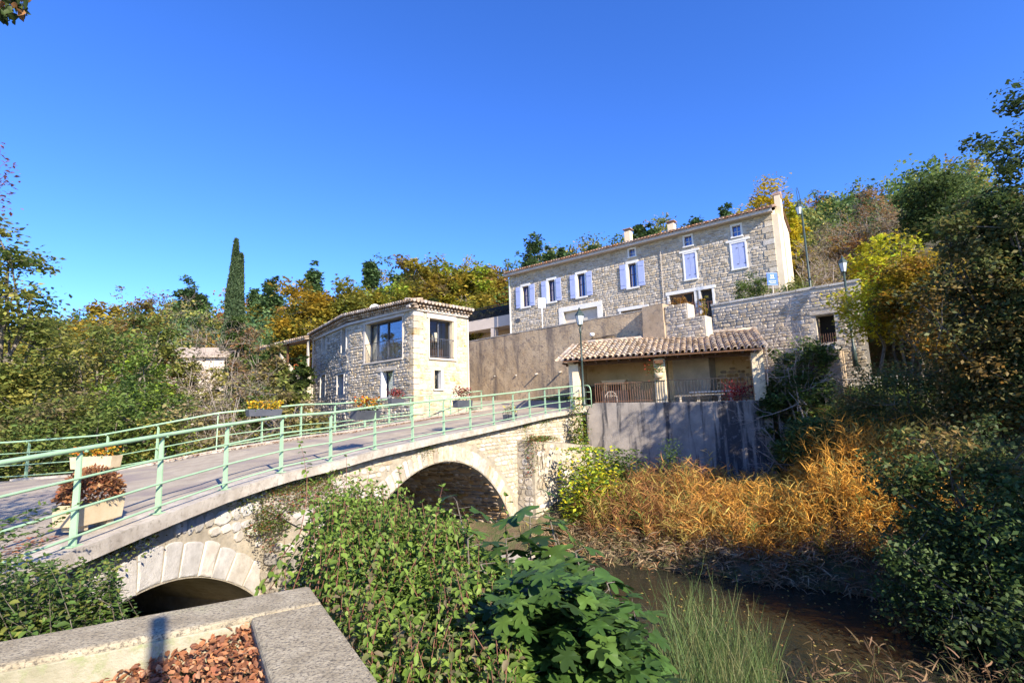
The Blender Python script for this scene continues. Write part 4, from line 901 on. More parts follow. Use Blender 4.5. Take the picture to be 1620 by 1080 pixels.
# ---- small stone house
C = at(655, 660, 24.5)
RF = Fr(C, 44); RF.nx, RF.ny = math.sin(R(134)), math.cos(R(134))
L1 = Fr(C, -50); L1.nx, L1.ny = -math.sin(R(40)), -math.cos(R(40))
c2 = L1.pt(5.75, 0, 0); L2 = Fr(c2, -38); L2.nx, L2.ny = -math.sin(R(52)), -math.cos(R(52))
shs = thing('stone_house', 'small two storey stone house with large balcony windows beside the bridge', 'house', (float(C[0]), float(C[1]), 0))
hr = [(.92, 2.5, 2.98, 5.0), (1.24, 1.68, 1.42, 2.37)]; hl = [(.88, 4.1, 3.0, 5.12), (1.68, 2.55, 1.10, 2.43)]
def hit2(fr, px, py):
    d = ray(px, py); det = fr.dx * -d[1] + d[0] * fr.dy; bx_, by_ = -fr.x, -fr.y
    s = (bx_ * -d[1] + d[0] * by_) / det; t = (fr.dx * by_ - fr.dy * bx_) / det; return s, t * d[2]
def z4p(x, y): return x / 4.263 + 380, y / 4.263 + 440
h2 = []
for a_, b_ in (((690, 345), (715, 495)), ((560, 385), (580, 485)), ((660, 655), (700, 780)), ((548, 655), (575, 800))):
    s1_, z1_ = hit2(L2, *z4p(*a_)); s0_, z0_ = hit2(L2, *z4p(*b_)); h2.append((min(s0_, s1_) , max(s0_, s1_) + .05, min(z0_, z1_), max(z0_, z1_)))
for fr, L_, hh, m1, m2, sd, sw, sh_ in ((RF, 3.42, hr, 'mortaro', 'stoneo', 71, .30, .185), (L1, 5.75, hl, 'mortarh', 'stoneh', 72, .27, .13), (L2, 6.3, h2, 'mortarh', 'stoneg', 73, .27, .15)):
    facade(fr, 0, L_, -2.5, 5.3, hh, .38, MT[m1], 'wall', shs)
    rubble(fr, 0, L_, -1.5 if fr is not RF else -.2, 5.3, around(hh, 0, L_, -2, 5.28, .10), sw, sh_, .055 if fr is not RF else .022, 'wall_stones', MT[m2], shs, 0, seed=sd, gap=.015, e=4 if fr is RF else 3)
mb = MB(); z = -.2; k = 0
while z < 5.1:
    h = .26 + .1 * rnd.random(); mb.ct = rnd.random()
    a, b = (.55, .3) if k % 2 else (.32, .52); h_ = h - .015
    q0 = RF.pt(a, .045, 0); q1 = RF.pt(a, -.02, 0); q2 = L1.pt(b, .045, 0); q3 = L1.pt(b, -.02, 0); cc = (RF.pt(0, .045, 0)[0] + L1.pt(0, .045, 0)[0] - C[0], RF.pt(0, .045, 0)[1] + L1.pt(0, .045, 0)[1] - C[1])
    pl = [(q1[0], q1[1]), (q0[0], q0[1]), cc, (q2[0], q2[1]), (q3[0], q3[1])]
    mb.add([(x, y, z) for x, y in pl] + [(x, y, z + h_) for x, y in pl], [(i, (i + 1) % 5, 5 + (i + 1) % 5, 5 + i) for i in range(5)] + [(4, 3, 2, 1, 0), (5, 6, 7, 8, 9)]); z += h; k += 1
mb.build('corner_stones', MT['stoneo'], shs, bevel=.02, kind='stuff')
for fr, (a, b, c, d) in ((RF, hr[0]), (L1, hl[0])):
    w_ = .16
    mb = MB(); mb.fb(fr, a - w_ * .4, a, -.02, .05, c, d).fb(fr, b, b + w_, -.02, .05, c, d).fb(fr, a - w_, b + w_, -.02, .055, d, 5.27).fb(fr, a - .05, b + w_, -.02, .09, c - .09, c)
    mb.build('window_surround', MT['soffit'] if fr is L1 else MT['paleb'], shs, bevel=.006)
    # reveal lining
    MB().fb(fr, b - .03, b + .002, -.37, -.022, c, d).build('reveal', MT['cream'], shs)
    wn = MB().fb(fr, a, b, -.345, -.335, c, d).build('balcony_window', MT['glass'], shs)
    mb = MB()
    for x in (a, (a + b) / 2 - .03, b - .09): mb.fb(fr, x, x + .06, -.33, -.28, c, d)
    if fr is L1: mb.fb(fr, a + (b - a) * .78, a + (b - a) * .78 + .06, -.33, -.28, c, d)
    mb.fb(fr, a + .06, b - .09, -.329, -.285, d - .07, d).fb(fr, a + .06, b - .09, -.329, -.285, c, c + .06); o = mb.build('window_frame', MT['box'], None); o.parent = wn
    n = int((b - a) / .11); rl = MB().tube([fr.pt(a - .02, .03, c + 1.0), fr.pt(b + .05, .03, c + 1.0)], .018, 6).build('guard_rail', MT['box'], shs)
    o = MB().tube([fr.pt(a - .02, .03, c + .08), fr.pt(b + .05, .03, c + .08)], .014, 6).build('bottom_rail', MT['box'], None); o.parent = rl
    for k in range(n + 1):
        o = MB().tube([fr.pt(a + .02 + k * (b - a) / n, .03, c + .08), fr.pt(a + .02 + k * (b - a) / n, .03, c + 1.0)], .009, 5).build('guard_bar', MT['box'], None); o.parent = rl
for fr, (a, b, c, d) in ((RF, hr[1]), (L1, hl[1])):
    wn = MB().fb(fr, a, b, -.30, -.29, c, d).build('window', MT['glass'], shs)
    o = MB().fb(fr, a, a + .05, -.285, -.24, c, d).fb(fr, b - .05, b, -.285, -.24, c, d).fb(fr, a + .05, b - .05, -.285, -.24, d - .05, d).build('window_frame', MT['box'], None); o.parent = wn
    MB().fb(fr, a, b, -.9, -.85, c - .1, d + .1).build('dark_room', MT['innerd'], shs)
    MB().fb(fr, b - .02, b + .10, -.37, .045, c, d).build('reveal', MT['white'], shs)
    MB().fb(fr, a - .1, b + .1, -.05, .09, c - .07, c).build('sill', MT['stone'], shs)
MB().fb(L1, 1.3, 3.0, -.02, .06, 2.44, 2.62).build('lintel', MT['stoneb'], shs)
for a, b, c, d in h2:
    MB().fb(L2, a, b, -.3, -.29, c, d).build('window', MT['skypane'], shs)
    for x0_, x1_ in ((a - .10, a), (b, b + .08)): MB().fb(L2, x0_, x1_, -.02, .06, c, d).build('window_jamb', MT['stone'], shs)
# room behind the big windows
ctr = RF.pt(2.2, -2.6, 0)
mb = MB(); mb.fb(RF, .3, 3.3, -5.0, -4.9, 2.8, 5.2).build('room_wall', MT['inner'], shs)
MB().fb(RF, .35, 3.35, -4.85, -.4, 2.86, 2.90).build('room_floor', MT['wood'], shs)
MB().fb(RF, 3.3, 3.36, -4.85, -.39, 2.91, 5.2).build('room_wall', MT['inner'], shs)
MB().fb(RF, .42, 3.29, -4.85, -.40, 5.2, 5.25).build('room_ceiling', MT['inner'], shs)
mb = MB(); n = 16
for i in range(n): s = 3.3 + i * .045; mb.add([L1.pt(s, -.50 - .03 * (i % 2), 3.0), L1.pt(s + .045, -.50 - .03 * ((i + 1) % 2), 3.0), L1.pt(s + .045, -.50 - .03 * ((i + 1) % 2), 5.1), L1.pt(s, -.50 - .03 * (i % 2), 5.1)], [(0, 1, 2, 3)])
mb.build('curtain', MT['curtain'], shs)
tl_ = thing('table_lamp', 'table lamp with a pale shade behind the right balcony window', 'lamp', RF.pt(1.95, -.9, 2.9))
MB().lathe([(.10, 0), (.03, .03), (.03, .35)], RF.pt(1.95, -.9, 3.6), 10).build('lamp_base', MT['wood'], tl_)
MB().lathe([(.24, .35), (.13, .85)], RF.pt(1.95, -.9, 3.6), 14).build('lamp_shade', MT['shade'], tl_, smooth=True)
MB().fb(RF, 1.6, 2.3, -1.2, -.65, 2.905, 3.6).build('side_table', MT['wood'], tl_)
ac = thing('armchair', 'orange brown wooden chair behind the right balcony window', 'chair', RF.pt(1.2, -.9, 2.9))
MB().fb(RF, 1.0, 1.45, -1.2, -.7, 3.3, 3.36).build('seat', MT['orange'], ac); MB().fb(RF, 1.0, 1.45, -1.25, -1.2, 3.36, 4.0).build('backrest', MT['orange'], ac)
for x, t in ((1.02, -1.18), (1.4, -1.18), (1.02, -.75), (1.4, -.75)): MB().fb(RF, x, x + .04, t, t + .04, 2.905, 3.3).build('leg', MT['wood'], ac)
# roof of the small house
e1 = RF.pt(3.6, .42, 5.62); cx_ = (RF.pt(0, .42, 0)[0] + L1.pt(0, .42, 0)[0] - C[0], RF.pt(0, .42, 0)[1] + L1.pt(0, .42, 0)[1] - C[1])
ec = (cx_[0], cx_[1], 5.62); e2 = L1.pt(5.7, .42, 5.78); e3 = L2.pt(6.4, .42, 5.62)
r1 = RF.pt(3.4, -3.0, 6.2); r2 = L1.pt(3.6, -3.2, 6.4); r3 = L2.pt(6.2, -4, 6.3)
MB().add([e1, ec, e2, e3, r3, r2, r1], [(0, 1, 5, 6), (1, 2, 5), (2, 3, 4, 5)]).build('roof', MT['tile'], shs)
MB().add([(p[0], p[1], p[2] - .05) for p in (e1, ec, e2, e3, r3, r2, r1)], [(6, 5, 1, 0), (5, 2, 1), (5, 4, 3, 2)]).build('roof_underside', MT['tiled'], shs)
mb = MB(); gz = MB(); g = random.Random(6)
def eave(a, b, nrm, n):
    a, b, nn_ = Vector(a), Vector(b), Vector((nrm[0], nrm[1], 0))
    for k in range(n):
        p = a.lerp(b, (k + .5) / n); mb.ct = g.random()
        for c in range(2): mb.tube([p + nn_ * (.06 - c * .36) + Vector((0, 0, .05 + c * .08)), p - nn_ * (.36 + c * .36) + Vector((0, 0, .14 + c * .08))], [.085, .07], 7)
        for row, (o, dz_) in enumerate(((.10, -.09), (.24, -.20))):
            gz.ct = g.random(); pp = p - nn_ * o + Vector((0, 0, dz_)) + (b - a).normalized() * (.06 * row); gz.tube([pp, pp - nn_ * .25], [.075, .075], 6)
eave(e1, ec, (RF.nx, RF.ny), 18); eave(ec, e2, (L1.nx, L1.ny), 31); eave(e2, e3, (L2.nx, L2.ny), 32)
mb.build('roof_tiles', MT['tile'], shs, kind='stuff'); gz.build('eave_tiles', MT['tile'], shs, kind='stuff')
for fr, L_ in ((RF, 3.42), (L1, 5.75), (L2, 6.3)): MB().fb(fr, 0, L_, -.1, .14, 5.28, 5.42).build('cornice', MT['soffit'], shs)
MB().fb(RF, 3.42, 3.50, -.3, .06, -.2, 5.2).build('corner_pilaster', MT['paleb'], shs)
MB().tube([L2.pt(6.2, .3, 5.6), L2.pt(6.25, .1, 5.2), L2.pt(6.25, .08, -1)], .045, 8).build('downpipe', MT['soffit'], shs)
ds = thing('satellite_dish', 'white satellite dish on the small house roof', 'satellite dish', L1.pt(4.3, -.8, 6.1))
p0_ = Vector(at(593, 489, 26.7)); dd = MB(); vs = []
nr = Vector((.1, -.95, .3)).normalized(); ux = nr.cross(Vector((0, 0, 1))).normalized(); uy = ux.cross(nr)
vs = [tuple(p0_)] ; fsd = []
for ri in (1, 2, 3):
    for k in range(14):
        a = 2 * math.pi * k / 14; rr_ = .28 * ri / 3; vs.append(tuple(p0_ + ux * rr_ * math.cos(a) + uy * rr_ * math.sin(a) + nr * .07 * (ri / 3) ** 2))
fsd = [(0, 1 + k, 1 + (k + 1) % 14) for k in range(14)] + [(1 + 14 * r_ + k, 1 + 14 * (r_ + 1) + k, 1 + 14 * (r_ + 1) + (k + 1) % 14, 1 + 14 * r_ + (k + 1) % 14) for r_ in (0, 1) for k in range(14)]
dd.add(vs, fsd).build('dish', MT['whites'], ds, smooth=True); MB().tube([p0_ - nr * .02, p0_ - nr * .2 + Vector((0, 0, -.6))], .02, 6).build('mast', MT['iron'], ds)

# ---- left wing: covered terrace
c3 = L2.pt(6.3, 0, 0); L3 = Fr(c3, -58); L3.nx, L3.ny = -math.sin(R(32)), -math.cos(R(32))
lw = thing('covered_terrace', 'tiled lean-to terrace at the left end of the small stone house', 'terrace', L3.pt(2, 0, 3))
MB().fb(L3, 0.05, 4.4, -3.0, .5, -2, 3.25).build('base_wall', MT['mortarh'], lw)
rubble(L3, 0, 4.4, -1.5, 3.2, lambda a, z: .1 < a < 4.3 and z < 3.2, .28, .17, .05, 'wall_stones', MT['stoneg'], lw, .5, seed=81)
MB().fb(L3, 0.0, 4.5, -3.0, .6, 3.255, 3.35).build('floor_slab', MT['concrete'], lw)
MB().fb(L3, 0.05, 4.2, -3.0, -2.9, 3.36, 5.6).build('back_wall', MT['inner'], lw)
for a in (.1, 2.3, 4.1): MB().fb(L3, a, a + .12, .3, .42, 3.36, 5.3).build('post', MT['wood'] if a > 1 else MT['soffit'], lw)
mb = MB(); mb.hexa([L3.pt(-.1, .8, 5.28), L3.pt(5.0, .8, 5.05), L3.pt(5.0, -3, 5.9), L3.pt(-.1, -3, 6.1)], [L3.pt(-.1, .8, 5.36), L3.pt(5.0, .8, 5.13), L3.pt(5.0, -3, 5.98), L3.pt(-.1, -3, 6.18)]); mb.build('roof', MT['tile'], lw)
mb = MB()
for k in range(24):
    mb.ct = rnd.random(); x = -.05 + k * .21; mb.tube([L3.pt(x, .88, 5.42 - .045 * x), L3.pt(x, .3, 5.56 - .045 * x)], [.085, .07], 7)
mb.build('roof_tiles', MT['tile'], lw, kind='stuff')
MB().add([L3.pt(2.1, .52, 3.36), L3.pt(3.0, .52, 3.36), L3.pt(3.0, .52, 4.7), L3.pt(2.1, -.2, 3.36)], [(0, 1, 2), (0, 2, 3)]).build('stair_flank', MT['stoneg'], lw)
for k in range(2):
    oc = thing('terrace_chair', ['orange garden chair on the covered terrace, nearer the house wall', 'orange garden chair on the covered terrace, left of the other'][k], 'chair', L3.pt(.7 + k * .75, 0, 3.36))
    s = .55 + k * .75; MB().fb(L3, s, s + .42, -.1, .3, 3.78, 3.82).build('seat', MT['orange'], oc); MB().fb(L3, s, s + .42, -.14, -.10, 3.82, 4.25).build('backrest', MT['orange'], oc)
    for x, t in ((0, -.12), (.38, -.12), (0, .26), (.38, .26)): MB().fb(L3, s + x, s + x + .04, t, t + .04, 3.36, 3.78).build('leg', MT['orange'], oc)
wp = thing('water_butt', 'turquoise barrel on the terrace beside the small house', 'barrel', L3.pt(3.2, .3, 3.36)); MB().lathe([(.18, 0), (.23, .2), (.23, .4), (.17, .6)], L3.pt(3.25, .45, 3.36), 12).build('barrel_body', MT['turq'], wp, smooth=True)
MB().lathe([(.19, .6), (.19, .64)], L3.pt(3.25, .45, 3.36), 12).build('lid', MT['turq'], wp)
# farmhouse among the trees
fh = thing('farmhouse', 'pale farmhouse half hidden by bare trees left of the cypress', 'house', at(295, 570, 42))
FH = Fr(at(262, 600, 42), 78); FH.nx, FH.ny = .2, -.98
MB().fb(FH, 0, 4.4, -5, 0, 0, 5.6).build('walls', MT['paleb'], fh)
MB().hexa([FH.pt(-.3, .4, 5.61), FH.pt(4.7, .4, 5.61), FH.pt(4.7, -5.3, 5.61), FH.pt(-.3, -5.3, 5.61)], [FH.pt(-.3, .4, 5.75), FH.pt(4.7, .4, 5.75), FH.pt(4.7, -3, 6.9), FH.pt(-.3, -3, 6.9)]).build('roof', MT['tile'], fh)
MB().fb(FH, 1.6, 2.3, -.01, .02, 3.2, 4.4).build('window', MT['skypane'], fh)

# ------------------------------------------------------------------ street lamps and signs
def lantern(mb_parent, c, sc=1.0, m='dgreen'):
    x, y, z = c
    def L_(prof, name, mm, n=6, sm=False): return MB().lathe([(r * sc, h * sc) for r, h in prof], (x, y, z), n).build(name, mm, mb_parent, smooth=sm)
    L_([(.05, 0), (.09, .03), (.10, .06)], 'lantern_base', MT[m]); L_([(.095, .062), (.17, .42)], 'lantern_glass', MT['lampglass'])
    L_([(.20, .42), (.18, .46), (.08, .60), (.05, .64)], 'lantern_roof', MT[m]); L_([(.03, .64), (.05, .68), (.015, .76)], 'finial', MT[m], 8)
    mb = MB()
    for k in range(6):
        a = math.pi / 3 * k; mb.tube([(x + .098 * sc * math.cos(a), y + .098 * sc * math.sin(a), z + .06 * sc), (x + .173 * sc * math.cos(a), y + .173 * sc * math.sin(a), z + .42 * sc)], .009 * sc, 4)
    mb.build('lantern_frame', MT[m], mb_parent)
lp = np.array(at(924, 642, 22.6)); top_ = np.array(at(915.5, 516, 22.6))
l1 = thing('street_lamp', 'green street lamp with glass lantern at the end of the bridge beside the shed', 'street lamp', lp)
MB().lathe([(.12, 0), (.12, .10), (.09, .14), (.085, .75), (.06, .82), (.05, .85), (.045, 2.0), (.055, 2.02), (.055, 2.06), (.04, 2.1), (.035, 3.25), (.06, 3.28), (.03, top_[2] - lp[2])], lp, 12).build('pole', MT['dgreen'], l1, smooth=True)
for sx in (-1, 1): MB().tube([(lp[0], lp[1], top_[2] - .22), (lp[0] + sx * .10, lp[1], top_[2] - .1), (lp[0] + sx * .09, lp[1], top_[2] + .02)], .010, 5).build('scroll', MT['dgreen'], l1)
lantern(l1, (lp[0], lp[1], top_[2]), 1.15)
l2p = np.array(at(1282, 452, 24.2)); l2t = at(1264, 318, 24.2)
l2 = thing('street_lamp', 'tall thin street lamp with a scroll top behind the stone parapet', 'street lamp', (l2p[0], l2p[1], 4.45))
MB().lathe([(.10, 0), (.09, .8), (.055, .9), (.04, l2t[2] - 4.45)], (l2p[0], l2p[1], 4.45), 10).build('pole', MT['dgreen'], l2, smooth=True)
tx, ty, tz = l2p[0], l2p[1], l2t[2]
MB().tube([(tx, ty, tz - .1), (tx - .02, ty, tz + .35), (tx - .09, ty, tz + .72), (tx - .15, ty, tz + .6), (tx - .12, ty, tz + .2), (tx - .13, ty, tz - .1)], .014, 6).build('scroll', MT['dgreen'], l2)
lantern(l2, (tx - .13, ty, tz - .75), .95)
l3p = np.array(at(1338, 455, 21.3)); l3 = thing('street_lamp', 'short street lamp standing against the yellow tree at the end of the parapet', 'street lamp', (l3p[0], l3p[1], 1.6))
MB().lathe([(.10, 0), (.09, .8), (.055, .9), (.045, at(1334, 432, 21.3)[2] - 1.6)], (l3p[0], l3p[1], 1.6), 10).build('pole', MT['dgreen'], l3, smooth=True)
lantern(l3, (l3p[0], l3p[1], at(1334, 432, 21.3)[2]), 1.05)
# blue sign and white sign
def signpost(name, label, px0, py0, px1, py1, Y, pole_z0, mface, mpole):
    a, b = at(px0, py0, Y), at(px1, py1, Y); cx, cz = (a[0] + b[0]) / 2, (a[2] + b[2]) / 2; w_, h = abs(b[0] - a[0]), abs(a[2] - b[2])
    r = thing(name, label, 'sign', (cx, Y, pole_z0))
    MB().box((cx, Y, cz), (w_, .02, h)).build('panel', mface, r, bevel=.004)
    MB().tube([(cx, Y + .04, pole_z0), (cx, Y + .04, cz + h * .45)], .03, 8).build('post', mpole, r)
    return r, cx, cz, w_, h
r, cx, cz, w_, h = signpost('blue_sign', 'square blue road sign with white symbols above the stone parapet', 1212.5, 431.5, 1231, 451, 25.2, 4.45, MT['bluesign'], MT['soffit'])
y_ = 25.2 - .013
MB().box((cx, y_, cz + h * .47), (w_ * .96, .004, .008)).box((cx, y_, cz - h * .47), (w_ * .96, .004, .008)).build('white_border', MT['whites'], r)
MB().box((cx - .05, y_, cz + h * .22), (.03, .004, h * .28)).box((cx + .05, y_, cz + h * .22), (.03, .004, h * .28)).box((cx, y_ - .001, cz + h * .05), (w_ * .45, .004, .02)).build('white_symbol', MT['whites'], r)
MB().box((cx - .12, y_ - .001, cz - h * .18), (.14, .004, .03)).box((cx + .08, y_ - .001, cz - h * .18), (.18, .004, .03)).box((cx, y_ - .001, cz - h * .32), (.3, .004, .02)).build('lettering', MT['whites'], r)
r, cx, cz, w_, h = signpost('white_sign', 'white double panel sign on a thin post in front of the long house', 851, 471.5, 863, 486.5, 33.0, 4.45, MT['whites'], MT['whites'])
MB().box((cx, 32.985, cz), (.012, .004, h)).build('panel_joint', MT['soffit'], r)
sh_ = thing('signpost', 'grey metal post standing on the near bank beside the planter', 'post', (.62, -.9, -1.78))
MB().tube([(.62, -.9, -1.78), (.62, -.9, 1.6)], .036, 12).build('pole', MT['soffit'], sh_, smooth=True)

# white container on the grass
wc = thing('white_bin', 'white plastic container on the grass right of the shed', 'container', at(1229, 638, 20.6))
p = at(1229, 640, 20.6); MB().lathe([(.20, 0), (.21, .3), (.15, .38), (.08, .42), (.08, .48)], p, 12).build('container_body', MT['whites'], wc, smooth=True)
MB().lathe([(.09, .48), (.09, .52)], p, 10).build('lid', MT['whites'], wc)
# pale fence on the right terrace
pf_ = thing('pale_fence', 'pale metal bar fence across the grass right of the shed', 'fence', at(1330, 630, 21.5))
P0, P1 = np.array(at(1290, 636, 22.0)), np.array(at(1440, 628, 20.6)); P0[2] = .30; P1[2] = .38
for k in range(30):
    p = P0 + (P1 - P0) * k / 29; MB().tube([tuple(p), (p[0], p[1], p[2] + .75)], .014, 5).build('bar', MT['whitefence'], pf_)
MB().tube([(P0[0], P0[1], P0[2] + .75), (P1[0], P1[1], P1[2] + .75)], .02, 5).build('handrail', MT['whitefence'], pf_)
pf2 = thing('thin_fence', 'thin dark wire fence at the edge of the grass beside the right shed post', 'fence', SF.pt(9.5, 0, .1))
for k in range(22): MB().tube([SF.pt(8.3 + k * .16, .0, -.1), SF.pt(8.3 + k * .16, 0, .95)], .008, 4).build('bar', MT['iron'], pf2)
MB().tube([SF.pt(8.25, 0, .95), SF.pt(11.8, 0, .95)], .012, 5).build('rail', MT['iron'], pf2)
# dark outbuilding under the parapet window
ob = thing('stone_landing', 'stone landing with dark openings under the parapet window', 'outbuilding', PF.pt(4.5, .6, .2))
MB().fb(PF, 3.6, 5.5, .06, 1.3, 2.35, 2.55).build('landing_slab', MT['stone'], ob, bevel=.02)
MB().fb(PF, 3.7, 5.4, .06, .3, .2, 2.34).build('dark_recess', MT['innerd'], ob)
MB().fb(PF, 5.15, 5.6, .06, 1.2, .2, 2.34).build('side_pier', MT['renderd'], ob)
MB().fb(PF, 3.8, 5.14, .9, 1.2, .2, 1.2).build('low_wall', MT['creams'], ob)

# ------------------------------------------------------------------ foreground concrete planter
PC = np.array(atz(490, 925, -.9)); ua = np.array([-.868, -.497]); ub = np.array([.533, -.846])
pl_ = thing('concrete_planter', 'weathered concrete planter wall in the near left foreground', 'planter', (-1.5, 2.2, -1.8))
def pq(a, b, z): return (PC[0] + ua[0] * a + ub[0] * b, PC[1] + ua[1] * a + ub[1] * b, z)
W_ = .32
def slab(name, a0, a1, b0, b1, z0, z1, m): 
    return MB().hexa([pq(a0, b0, z0), pq(a1, b0, z0), pq(a1, b1, z0), pq(a0, b1, z0)], [pq(a0, b0, z1), pq(a1, b0, z1), pq(a1, b1, z1), pq(a0, b1, z1)]).build(name, m, pl_, bevel=.018)
slab('far_wall', 0, 4.2, 0, W_, -2.6, -.9, MT['planterc']); slab('side_wall', 0, W_, W_ + .002, 4.0, -2.6, -.902, MT['planterc'])
slab('inner_face', W_ + .002, 4.2, W_ + .001, W_ + .012, -1.6, -.925, MT['planteri'])
tag(MB().add([pq(W_, W_, -1.05), pq(4.2, W_, -1.24), pq(4.2, 4, -1.24), pq(W_, 4, -1.05)], [(0, 1, 2, 3)]).build('planter_soil', MT['soil']), kind='stuff')
g = np.random.default_rng(77); n = 15000
a_ = W_ + g.beta(1, 1.5, n) * 2.6; b_ = W_ + .01 + g.uniform(0, 1, n) ** 1.2 * 2.2
P_ = np.array([pq(a, b, -1.03 - .05 * a + .07 * math.exp(-((a - W_) / .35) ** 2)) for a, b in zip(a_, b_)]); P_[:, 2] += g.uniform(0, .05, n)
lc = np.array([(.36, .15, .07), (.46, .21, .10), (.28, .11, .06), (.48, .27, .15), (.22, .10, .06)])[g.integers(0, 5, n)] * g.uniform(.7, 1.25, (n, 1))
tag(leaves('fallen_leaves', P_, g.uniform(.016, .042, n), lc, 'o', MT['leafdry'], g=g, up=.25), 'rust brown fallen leaves filling the concrete planter', 'fallen leaves', kind='stuff')
# leaf litter on the road edges
P_ = []; 
for k in range(2600):
    s = g.uniform(FAR.S[3], FAR.L - 1); t = .20 + abs(g.normal()) * .16; p = FAR.pt(s, t, FAR.z(s) + .005 + g.uniform(0, .03)); P_.append(p)
for k in range(900):
    s = g.uniform(0, S0 + .3); p = NEAR.pt(s, -.42 - abs(g.normal()) * .22, NEAR.z(s) + .01 + g.uniform(0, .03)); P_.append(p)
n = len(P_); tag(leaves('leaf_litter', np.array(P_), g.uniform(.03, .07, n), np.array([(.30, .11, .05), (.42, .2, .1), (.22, .09, .05)])[g.integers(0, 3, n)] * g.uniform(.7, 1.2, (n, 1)), 'd', MT['leafdry'], g=g, up=.8), 'brown leaf litter along the road edges', 'leaf litter', kind='stuff')
# ------------------------------------------------------------------ vegetation
def pick(g, pal, n, v=.25):
    pal = np.array(pal, float); return pal[g.integers(0, len(pal), n)] * g.uniform(1 - v, 1 + v, (n, 1))
OLIVE = [(.11, .13, .03), (.15, .16, .035), (.085, .11, .03), (.19, .17, .04)]
GREEN = [(.06, .10, .025), (.085, .13, .03), (.11, .15, .035), (.05, .085, .02)]
DARK = [(.04, .07, .022), (.055, .09, .028), (.075, .11, .03)]
PINE = [(.045, .08, .03), (.065, .10, .035), (.035, .06, .025)]
GOLD = [(.36, .23, .025), (.42, .26, .03), (.28, .20, .03), (.34, .16, .02)]
YELLOW = [(.50, .38, .02), (.42, .36, .03), (.56, .42, .03)]
LIME = [(.44, .52, .04), (.55, .56, .04), (.30, .42, .04), (.62, .52, .03)]
YOLIVE = [(.22, .20, .03), (.28, .23, .03), (.16, .17, .03), (.32, .22, .03)]
RUSSET = [(.26, .13, .05), (.32, .17, .05), (.20, .11, .05)]
BROWNISH = [(.20, .15, .08), (.16, .12, .06), (.24, .17, .07)]
MIXR = [(.07, .10, .03), (.09, .13, .035), (.20, .17, .05), (.055, .075, .025), (.26, .16, .05), (.14, .15, .05)]

OLIVE = [tuple(v * 1.75 for v in c) for c in OLIVE]
GREEN = [tuple(v * 1.5 for v in c) for c in GREEN]
YOLIVE = [tuple(v * 1.1 for v in c) for c in YOLIVE]
BROWNISH = [tuple(v * 1.3 for v in c) for c in BROWNISH]
PINE = [tuple(v * 1.8 for v in c) for c in PINE]
RUSSET = [tuple(v * 1.15 for v in c) for c in RUSSET]
GOLD = [tuple(v * 1.0 for v in c) for c in GOLD]
def crown_pts(g, K, per, rx, ry, rz, c, cr, shell=.55, flat=.7):
    d = g.normal(size=(K, 3)); d /= np.linalg.norm(d, axis=1)[:, None]
    r = g.uniform(shell ** 3, 1, K) ** (1 / 3); bump = 1 + .16 * np.sin(d[:, 0] * 4 + g.uniform(0, 6)) + .14 * np.sin(d[:, 2] * 5 + g.uniform(0, 6))
    ctr = d * (r * bump)[:, None] * np.array([rx, ry, rz]) + np.array(c)
    cs = cr * g.uniform(.5, 1.35, K)
    off = g.normal(size=(K, per, 3)); off = np.clip(off, -1.5, 1.5) * np.array([1, 1, flat]) * cs[:, None, None] * .55
    return ctr, (ctr[:, None] + off).reshape(-1, 3)
def limb(mb, a, b, r0, r1, g, n=4, sag=.12, sides=5):
    a, b = np.array(a, float), np.array(b, float); L_ = np.linalg.norm(b - a); pts = []
    w1 = g.normal(size=3) * L_ * sag * .5
    for i in range(n + 1):
        t = i / n; p = a + (b - a) * t; p = p + w1 * math.sin(t * math.pi) + np.array([0, 0, -sag * L_ * math.sin(t * math.pi) * .5]) + g.normal(size=3) * L_ * .02 * (0 < i < n)
        pts.append(tuple(p))
    mb.tube(pts, [r0 + (r1 - r0) * i / n for i in range(n + 1)], sides, cap=False); return pts
